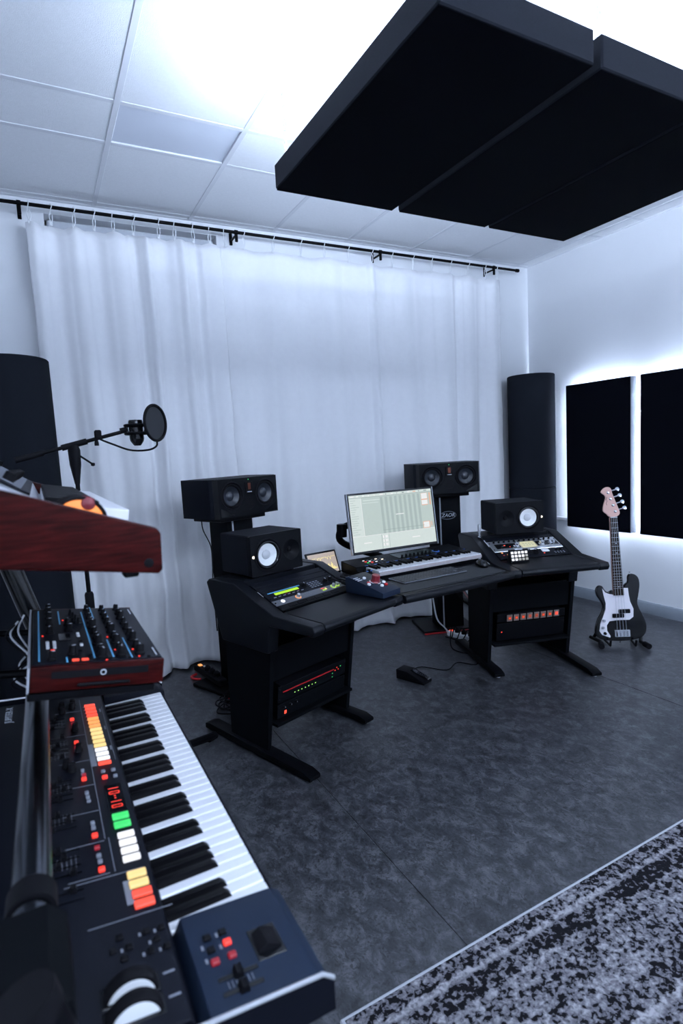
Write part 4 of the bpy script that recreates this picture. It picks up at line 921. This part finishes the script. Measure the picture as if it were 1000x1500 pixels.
put('lit_lamp', [(.017, 1.493), (.019, 1.361), (.023, 1.189), (.026, .992), (.028, .900)], (.010, .009), E_red); put('lit_lamp', [(.018, 1.466), (.018, 1.336), (.0265, .957), (.024, 1.205)], (.008, .008), E_red2)
put('small_button', [(.0225, 1.225), (.022, 1.21), (.024, 1.135), (.0245, 1.12), (.025, 1.105), (.0255, 1.03), (.0255, 1.015), (.027, .935), (.0275, .92)], (.008, .007), M_printd)
put('panel_line', [(.0405, 1.30)], (.64, .0011), M_printd, .0004, 0); put('panel_line', [(.046, .935)], (.09, .0011), M_printd, .0004, 0)
put('panel_line', [(.010, y) for y in (1.545, 1.40, 1.27, 1.165, 1.07, .975, .89)], (.0011, .058), M_printd, .0004, 0)
put('panel_line', [(.030, .882), (.055, .785)], (.0011, .11), M_printd, .0004, 0)
put('panel_line', [(.088, 1.40)], (.30, .0008), M_printd, .0004, 0)
put('print_block', [(.046, 1.29)], (.105, .010), M_printd, .0004, 0)
put('print_mark', [(.0475+.0005*k, 1.566-.0217*k) for k in range(16)], (.003, .003), M_print, .0003, 0)
put('print_mark', [(.083, 1.53), (.084, 1.42), (.085, 1.31)], (.020, .0035), M_printd, .0003, 0)
put('slider_print', [(.058, .835)], (.052, .010), M_printd, .0004, 0)
def panel_knobs(spots, r, h, ma):
    k0 = None
    for (x, y) in spots:
        u, v = pn(x, y)
        if k0 is None: k0 = MB().lathe([(r, 0), (r, h*.25), (r*.8, h*.4), (r*.74, h), (0, h)], 14).build('knob', ma, sy); k0.matrix_local = PF @ Tr(u, v, 0)
        else: share(k0, 'knob', sy, PF @ Tr(u, v, 0))
panel_knobs([(-.003, 1.575), (.022, 1.585), (-.003, 1.545), (.020, 1.565), (.020, 1.432), (.021, 1.320), (-.006, 1.255), (.004, 1.235)], .0085, .017, M_rub)
# sliders: each a cap over a slot
s0 = c0 = None
for y in (1.51, 1.492, 1.474, 1.456, 1.40, 1.38, 1.36, 1.34, 1.32, 1.30, 1.20, 1.182, 1.164, 1.146, 1.128, 1.075, 1.055, 1.035, .97, .95, .93, .91, .87, .85):
    x = -.022; u, v = pn(x, y); T = PF @ Tr(u, v, 0); dv = rnd.uniform(-.014, .016)
    if s0 is None: s0 = MB().box((0, 0, .0003), (.0028, .046, .0008)).build('slider_slot', M_gloss, sy); s0.matrix_local = T; s = s0
    else: s = share(s0, 'slider_slot', sy, T)
    if c0 is None: c0 = MB().prism([(-.005, 0), (.005, 0), (.0035, .010), (.001, .008), (-.001, .008), (-.0035, .010)], -.005, .005, 'x').build('slider_cap', M_rub, s); c0.matrix_local = Tr(0, dv, 0)
    else: share(c0, 'slider_cap', s, Tr(0, dv, 0))
put('scale_mark', [(-.038+.0065*i, y) for y in (1.483, 1.37, 1.31, 1.173, 1.065, .94) for i in range(6)], (.030, .0007), M_printd, .0003, 0)
# small dark buttons near the wheels
put('small_button', [(.036, .753), (.069, .749), (.088, .747), (.079, .730), (.089, .713), (.069, .714), (.045, .732), (.026, .734), (.037, .716)], (.009, .008), M_rub, .004)
put('print_mark', [(x-.009, y) for (x, y) in ((.069, .749), (.088, .747), (.079, .730), (.089, .713), (.069, .714), (.045, .732))], (.006, .003), M_printd, .0003, 0)
put('print_mark', [(.083, .675), (.083, .640)], (.003, .014), M_printd, .0003, 0)
for y in (.668, .636):
    u, v = pn(.038, y)
    wl_ = MB(PF @ Tr(u, v, -.008) @ Rot(R(90), 'Y')).lathe([(.0, -.0085), (.031, -.0085), (.032, -.007), (.032, .007), (.031, .0085), (0, .0085)], 40).build('bend_wheel', M_rub, sy)
    MB(PF @ Tr(u+.0, v, -.008) @ Rot(R(90), 'Y')).lathe([(0, -.0095), (.0275, -.0095), (.0275, -.0080)], 40).build('glint_face', M_white, wl_)  # white disc stands in for light reflected off the wheel's near face
    MB(PF).box((u, v, .0004), (.028, .066, .0014), .0004).build('wheel_slot', M_gloss, wl_)
# controller block: buttons, socket, ribbon sliders
def blk(x, y): 
    t_ = (.245-x)/(.245-.113); return S0 @ Tr(x, y, .859+(.8705-.859)*t_) @ Rot(math.atan2(.0115, .132), 'Y')
for (x, y, ma) in ((.159, .684, E_red), (.159, .662, E_red2), (.158, .703, M_rub), (.137, .702, M_rub), (.137, .681, M_rub), (.137, .661, E_red2)):
    MB(blk(x, y)).box((0, 0, .002), (.010, .009, .005), .001).build('small_button', ma, sy)
for (x, y) in ((.128, .69), (.128, .668), (.150, .703), (.150, .682)): MB(blk(x, y)).box((0, 0, .0003), (.003, .007, .0006)).build('print_mark', M_printd, sy)
MB(blk(.2055, .664)).box((0, 0, .0006), (.038, .052, .0016), .0006).build('trigger_recess', M_gloss, sy)
MB(blk(.2055, .664)).prism([(-.016, .001), (.016, .001), (.016, .003), (-.004, .012), (-.016, .004)], -.016, .016, 'y').build('trigger_pad', M_rub, sy, bevel=.001)
for y in (.634, .612):
    sl_ = MB(blk(.158, y)).box((0, 0, .0005), (.050, .006, .0012)).build('slider_slot', M_gloss, sy)
    MB(blk(.158, y)).prism([(-.006, 0), (.006, 0), (.004, .009), (.001, .007), (-.001, .007), (-.004, .009)], -.007, .007, 'y').build('slider_cap', M_rub, sl_)
for k in range(7): MB(blk(.143+.005*k, .623)).box((0, 0, .0002), (.0008, .010, .0004)).build('print_mark', M_printd, sy)
text_mesh('rear_logo', 'JUPITER-X', .022, M_print, sy, PF @ Tr(pn(-.118, 1.585)[0], pn(-.118, 1.585)[1], .0004), .0003)

# ---- small wooden-sided module on the middle shelf
md = bpy.data.objects.new('synth_module_desktop', None); col.objects.link(md); md['label'] = 'small wooden-sided desktop synth packed with black knobs and blue panel lines'; md['category'] = 'synthesizer'
md.name = 'desktop_synthesizer'
MT = frame((-.049, 1.1, 1.1085), (.9884, 0, -.1513), (0, 1, 0), (.1513, 0, .9884))     # local x: back to front, y: along the width
md.matrix_world = MT
MW, MD, MH = .46, .226, .046
MB().box((MD/2, MW/2, .024), (MD-.004, MW-.024, .040), .002).build('case', M_black, md)
for y in (.006, MW-.006): 
    c = MB().prism([(0, .001), (MD, .001), (MD, MH), (0, MH)], y-.006, y+.006, 'y').build('wood_side', M_wood, md, bevel=.002)
    if y < .1:
        MB().box((.115, -.0004, .030), (.165, .0015, .013), .0004).build('side_inset', M_rub, c)
        MB().tube([(.118+.0045*math.cos(a), -.0013, .030+.0045*math.sin(a)) for a in [2*math.pi*k/16 for k in range(16)]], .0009, 5, closed=True).build('emblem', M_print, c)
        MB().box((.12, -.003, .010), (.09, .006, .006), .002).build('grip', M_rub, c)
MB().box((MD/2, MW/2, MH-.001), (MD-.004, MW-.026, .004), .001).build('top_panel', M_panel, md)
MB().box((-.003, MW/2, MH/2), (.004, MW, MH), .001).build('rear_rail', M_alu, md)
PZ = MH+.0012
def mput(name, spots, d, ma, h=.001):
    b = None
    for (x, y) in spots:
        if b is None: b = MB().box((0, 0, h/2), (d[0], d[1], h), min(d[0], d[1], h)*.3).build(name, ma, md); b.matrix_local = Tr(x, y, PZ)
        else: share(b, name, md, Tr(x, y, PZ))
mput('blue_line', [(.013, .23)], (.0030, .40), M_bluel); mput('blue_line', [(.105, .22), ], (.0030, .38), M_bluel); mput('blue_line', [(.055, .36)], (.0030, .13), M_bluel)
mput('blue_line', [(.138, .09), (.128, .40)], (.0030, .12), M_bluel); mput('blue_line', [(.170, .09), (.160, .40)], (.0030, .14), M_bluel)
mput('blue_line', [(.216, .40), (.216, .05)], (.003, .05), M_print); mput('blue_line', [(.058, .03)], (.0030, .03), M_bluel)
k0 = None
spots = [(.033, y, 1.0) for y in (.035, .22, .29, .35, .40, .435)] + [(.068, .06, 1.1), (.070, .235, 1), (.070, .285, 1)]
spots += [(.118, .03+.0445*k, (1.25 if k in (0, 2, 5) else .85)) for k in range(10)] + [(.152, .035+.043*k, (1.2 if k in (0, 2, 4) else .85)) for k in range(10)] + [(.186, .04+.048*k, (1.2 if k in (0, 2, 6) else .9)) for k in range(9)]
for (x, y, s_) in spots:
    T = Tr(x, y, PZ) @ Matrix.Scale(s_, 4)
    if k0 is None:
        k0 = MB().lathe([(.0085, 0), (.0085, .003), (.0066, .005), (.0060, .015), (.005, .0165), (0, .0165)], 14).build('knob', M_rub, md); k0.matrix_local = T; p0 = MB().box((.002, 0, .0167), (.006, .0014, .0007)).build('pointer', M_print, k0)
    else: k = share(k0, 'knob', md, T @ Rot(rnd.uniform(-2, 2), 'Z')); share(p0, 'pointer', k, Matrix.Identity(4))
mput('lit_button', [(.036, .085)], (.007, .016), E_red, .003); mput('lit_button', [(.072, .022), (.088, .022)], (.012, .008), E_redw, .003)
mput('white_switch', [(.028, .11), (.040, .11), (.028, .128), (.040, .128), (.028, .146), (.040, .146), (.088, .12), (.086, .19), (.086, .205)], (.006, .013), M_white, .003)
mput('lamp', [(.124, .012), (.150, .030), (.183, .022), (.146, .075), (.178, .070), (.141, .17), (.150, .25), (.062, .33), (.02, .20)], (.0035, .0035), E_red, .002)
mput('dark_button', [(.10, .05), (.098, .02), (.13, .02), (.165, .018), (.2, .018), (.083, .08), (.088, .15)], (.006, .006), M_rub, .003)
s0 = None
for k in range(4):
    T = Tr(.085, .30+.028*k, PZ)
    if s0 is None: s0 = MB().box((0, 0, .0003), (.034, .003, .0008)).build('slider_slot', M_gloss, md); s0.matrix_local = T; s = s0; c0 = MB().prism([(-.004, 0), (.004, 0), (.002, .014), (-.002, .014)], -.004, .004, 'y').build('slider_cap', M_rub, s); c0.matrix_local = Tr(.006, 0, 0)
    else: s = share(s0, 'slider_slot', md, T); share(c0, 'slider_cap', s, Tr(.006-.004*k, 0, 0))
MB().box((.060, .185, PZ+.0006), (.022, .05, .0015), .0004).build('display', M_gloss, md)

# ---- wood-cheeked synthesizer on the top tier
tp = thing('analog_synthesizer', 'wooden-cheeked synthesizer with a glowing orange wheel on the top tier', 'synthesizer', (-.05, 1.45, 1.32))
A0 = Tr(.05, -1.45, -1.32)
chk = [(.160, 1.316), (.167, 1.322), (.169, 1.382), (.163, 1.391), (-.046, 1.469), (-.16, 1.512), (-.30, 1.556), (-.31, 1.548), (-.31, 1.398)]
for (a, b) in ((.948, .972), (1.932, 1.956)): 
    c = MB(A0).prism(chk, a, b, 'y').build('wood_cheek', M_wood, tp, bevel=.004, segs=3)
    MB(A0 @ Tr(.146, a, 1.336) @ Rot(R(90), 'X')).lathe([(.0075, -.001), (.0075, .0012), (.005, .002), (0, .002)], 16).build('plug', M_rub, c)
MB(A0).prism([(.150, 1.318), (.150, 1.385), (.135, 1.392), (.0, 1.419), (-.012, 1.452), (-.11, 1.512), (-.20, 1.582), (-.30, 1.612), (-.30, 1.398)], .9725, 1.9315, 'y').build('chassis', M_alu, tp)
MB(A0).prism([(-.013, 1.4545), (-.11, 1.5145), (-.198, 1.584), (-.199, 1.587), (-.111, 1.5175), (-.013, 1.4575)], 1.06, 1.93, 'y').build('control_panel', M_panel, tp)
kT = A0 @ frame((.140, 0, 1.412), (-.9847, 0, .1743), (0, 1, 0), (-.1743, 0, -.9847))
def kk_(x, y, z): v = Vector((.140, y, 1.413)) + Vector((-.9847, 0, .1743))*x + Vector((.1743, 0, .9847))*z; return v
wkeys = []
k0 = b0_ = None
for k in range(36):
    y = 1.075+.0236*(k+.5); T = A0 @ frame(kk_(.068, y, -.008), (-.9847, 0, .1743), (0, -1, 0), (.1743, 0, .9847))
    if k0 is None: k0 = MB().box((0, 0, 0), (.136, .0222, .020), .0016).build('white_key', M_key, tp); k0.matrix_local = T
    else: share(k0, 'white_key', tp, T)
    if k < 35 and k % 7 in (0, 1, 3, 4, 5):
        T = A0 @ frame(kk_(.092, y+.0118, .006), (-.9847, 0, .1743), (0, -1, 0), (.1743, 0, .9847))
        if b0_ is None: b0_ = MB().box((0, 0, 0), (.086, .011, .013), .002).build('black_key', M_keyb, tp); b0_.matrix_local = T
        else: share(b0_, 'black_key', tp, T)
for (y, ma, x, r_) in ((.995, E_wheel, .052, .040), (1.032, M_rub, .048, .040)):
    W = A0 @ Tr(x, y, 1.408) @ Rot(R(90), 'X')
    w_ = MB(W).lathe([(.0, -.010), (r_-.004, -.010), (r_, -.008), (r_, .008), (r_-.004, .010), (0, .010)], 44).build('pitch_wheel', ma, tp)
    MB(W).tube([(r_*math.cos(a), r_*math.sin(a), .0095) for a in [2*math.pi*k/40 for k in range(40)]], .0032, 6, closed=True).build('wheel_rim', M_rub, w_)
    MB(W @ Tr(.016, .030, .0105)).lathe([(.011, 0), (.009, .002), (0, .003)], 18).build('thumb_notch', M_redk, w_)
for k in range(9): MB(A0).tube([(-.025, 1.10+.09*k, 1.466), (-.185, 1.10+.09*k, 1.576)], .0012, 5).build('panel_line', M_printd, tp)
for i in range(3):
    for k in range(10): MB(A0 @ frame((-.045-.05*i, 1.12+.085*k, 1.479+.031*i+(.012 if i == 2 else 0)), (.85, 0, -.53), (0, 1, 0), (.53, 0, .85))).lathe([(.010, 0), (.009, .016), (0, .0165)], 12).build('knob', M_rub, tp)
MB(A0).box((.125, 1.02, 1.311), (.025, .03, .012), .003).build('rubber_foot', M_rub, tp)

# ------------------------------------------------------------------ things on the floor
def coil(name, pts, r, ma, label, cat, n=6):
    return tag(MB().tube(spline(pts, n), r, 8).build(name, ma), label, cat)
pdl = thing('sustain_pedal', 'black sustain pedal with a metal foot plate on the bare floor', 'pedal', (2.02, 2.92, 0), R(20))
MB().prism([(-.10, .001), (.115, .001), (.115, .062), (.03, .062), (-.10, .018)], -.045, .045, 'x').build('case', M_rub, pdl, bevel=.004)
MB(Tr(0, -.045, .050) @ Rot(R(14), 'X')).box((0, 0, 0), (.034, .14, .005), .002).build('foot_plate', M_chrome, pdl)
coil('pedal_cable', [(2.09, 3.05, .005), (2.18, 3.06, .005), (2.28, 2.92, .005), (2.42, 2.98, .005), (2.50, 2.88, .005), (2.62, 2.98, .005)], .0035, M_rub, 'thin black cable running from the sustain pedal to the desk', 'cable')
ps = thing('power_strip', 'white power strip with a red lit switch and black plugs under the desk', 'power strip', (2.78, 3.30, 0), R(100))
MB().box((0, 0, .022), (.36, .055, .042), .008).build('housing', M_white, ps); MB().box((.15, 0, .045), (.028, .020, .008), .002).build('switch', E_redw, ps)
for k in range(4):
    p = MB(Tr(.09-.065*k, 0, .044)).lathe([(.021, 0), (.020, .020), (.010, .032), (0, .034)], 14).build('plug', M_rub, ps)
    MB().tube(spline([(.09-.065*k, 0, .075), (.095-.06*k, .022, .090), (.10-.06*k, .042, .05), (.11-.05*k, .050, .007), (.16-.05*k, .062, .006)], 6), .0045, 7).build('cord', M_rub, p)
coil('white_cable', [(2.60, 3.50, .50), (2.605, 3.47, .30), (2.62, 3.45, .16), (2.68, 3.44, .085), (2.72, 3.46, .045), (2.735, 3.485, .03)], .006, M_white, 'white cable dropping down to the power strip', 'cable')
coil('black_cable_loop', [(2.70, 3.38, .10), (2.62, 3.30, .02), (2.56, 3.18, .006), (2.60, 3.05, .006), (2.68, 3.0, .006), (2.74, 3.06, .006)], .0045, M_rub, 'black cable looping on the floor beside the white power strip', 'cable')
for i in range(7):
    coil('hanging_cable', [(2.50+.012*i, 3.17+.004*i, .72), (2.55+.025*i, 3.19+.01*i, .52-.01*i), (2.66+.035*i, 3.20+.012*i, .36-.02*i), (2.78+.03*i, 3.18+.02*i, .26-.025*i), (2.84+.02*i, 3.10+.03*i, .12-.01*i)], .0042, M_redp if i == 5 else M_rub, 'red cable hanging in the bundle under the desk' if i == 5 else 'black cable hanging in the bundle under the desk', 'cable')
    if i != 5: bpy.data.objects[-1 if False else [o.name for o in col.objects if o.name.startswith('hanging_cable')][-1]]['group'] = 'black cables hanging under the desk'
ps2 = thing('power_strip', 'black power strip with an orange lit switch beside the curtain hem', 'power strip', (.895, 3.70, .0245), R(-80))
MB().box((0, 0, .024), (.40, .06, .044), .008).build('housing', M_rub, ps2); MB().box((-.15, 0, .048), (.034, .024, .008), .002).build('switch', E_or, ps2); MB().box((-.10, .01, .048), (.03, .014, .008), .002).build('fuse_cap', M_white, ps2)
for k in range(3): MB(Tr(-.03+.07*k, 0, .045)).lathe([(.022, 0), (.021, .022), (.010, .034), (0, .036)], 14).build('plug', M_rub, ps2)
coil('red_cable', [(.84, 3.86, .010), (.80, 3.83, .010), (.81, 3.78, .010), (.845, 3.75, .010)], .009, M_redp, 'short loop of thick red cable at the end of the black power strip', 'cable')
lp = []
for k in range(70):
    a = k*.55; rr = .085+.018*math.sin(k*1.3)+.012*math.sin(k*.37); lp.append((.905+rr*math.cos(a), 3.19+rr*1.15*math.sin(a), .008+.0011*k+.006*math.sin(k*2.1)))
tag(MB().tube(spline(lp, 3), .0042, 6).build('cable_coil', M_rub), 'heap of coiled black cable on the floor behind the desk foot', 'cable')
coil('speaker_cable', [(.865, 3.47, 1.127), (.865, 3.45, 1.06), (.88, 3.36, .97), (.83, 3.16, .89), (.79, 3.03, .80), (.79, 3.02, .55)], .0035, M_rub, 'thin black cable hanging from the twin-woofer speaker beside the folded curtain', 'cable')
for i in range(4):
    coil('synth_cable', [(-.062-.006*i, 1.60-.03*i, 1.135), (-.078-.006*i, 1.58-.04*i, 1.10+.006*i), (-.060+.004*i, 1.54-.04*i, 1.06), (-.080-.004*i, 1.50-.04*i, 1.04), (-.066, 1.47-.03*i, 1.015)], .0022, M_white if i % 2 == 0 else M_rub, ('white' if i % 2 == 0 else 'black') + ' cable tangled behind the small wooden-sided module', 'cable')
    [o for o in col.objects if o.name.startswith('synth_cable')][-1]['group'] = ('white' if i % 2 == 0 else 'black') + ' cables behind the module'
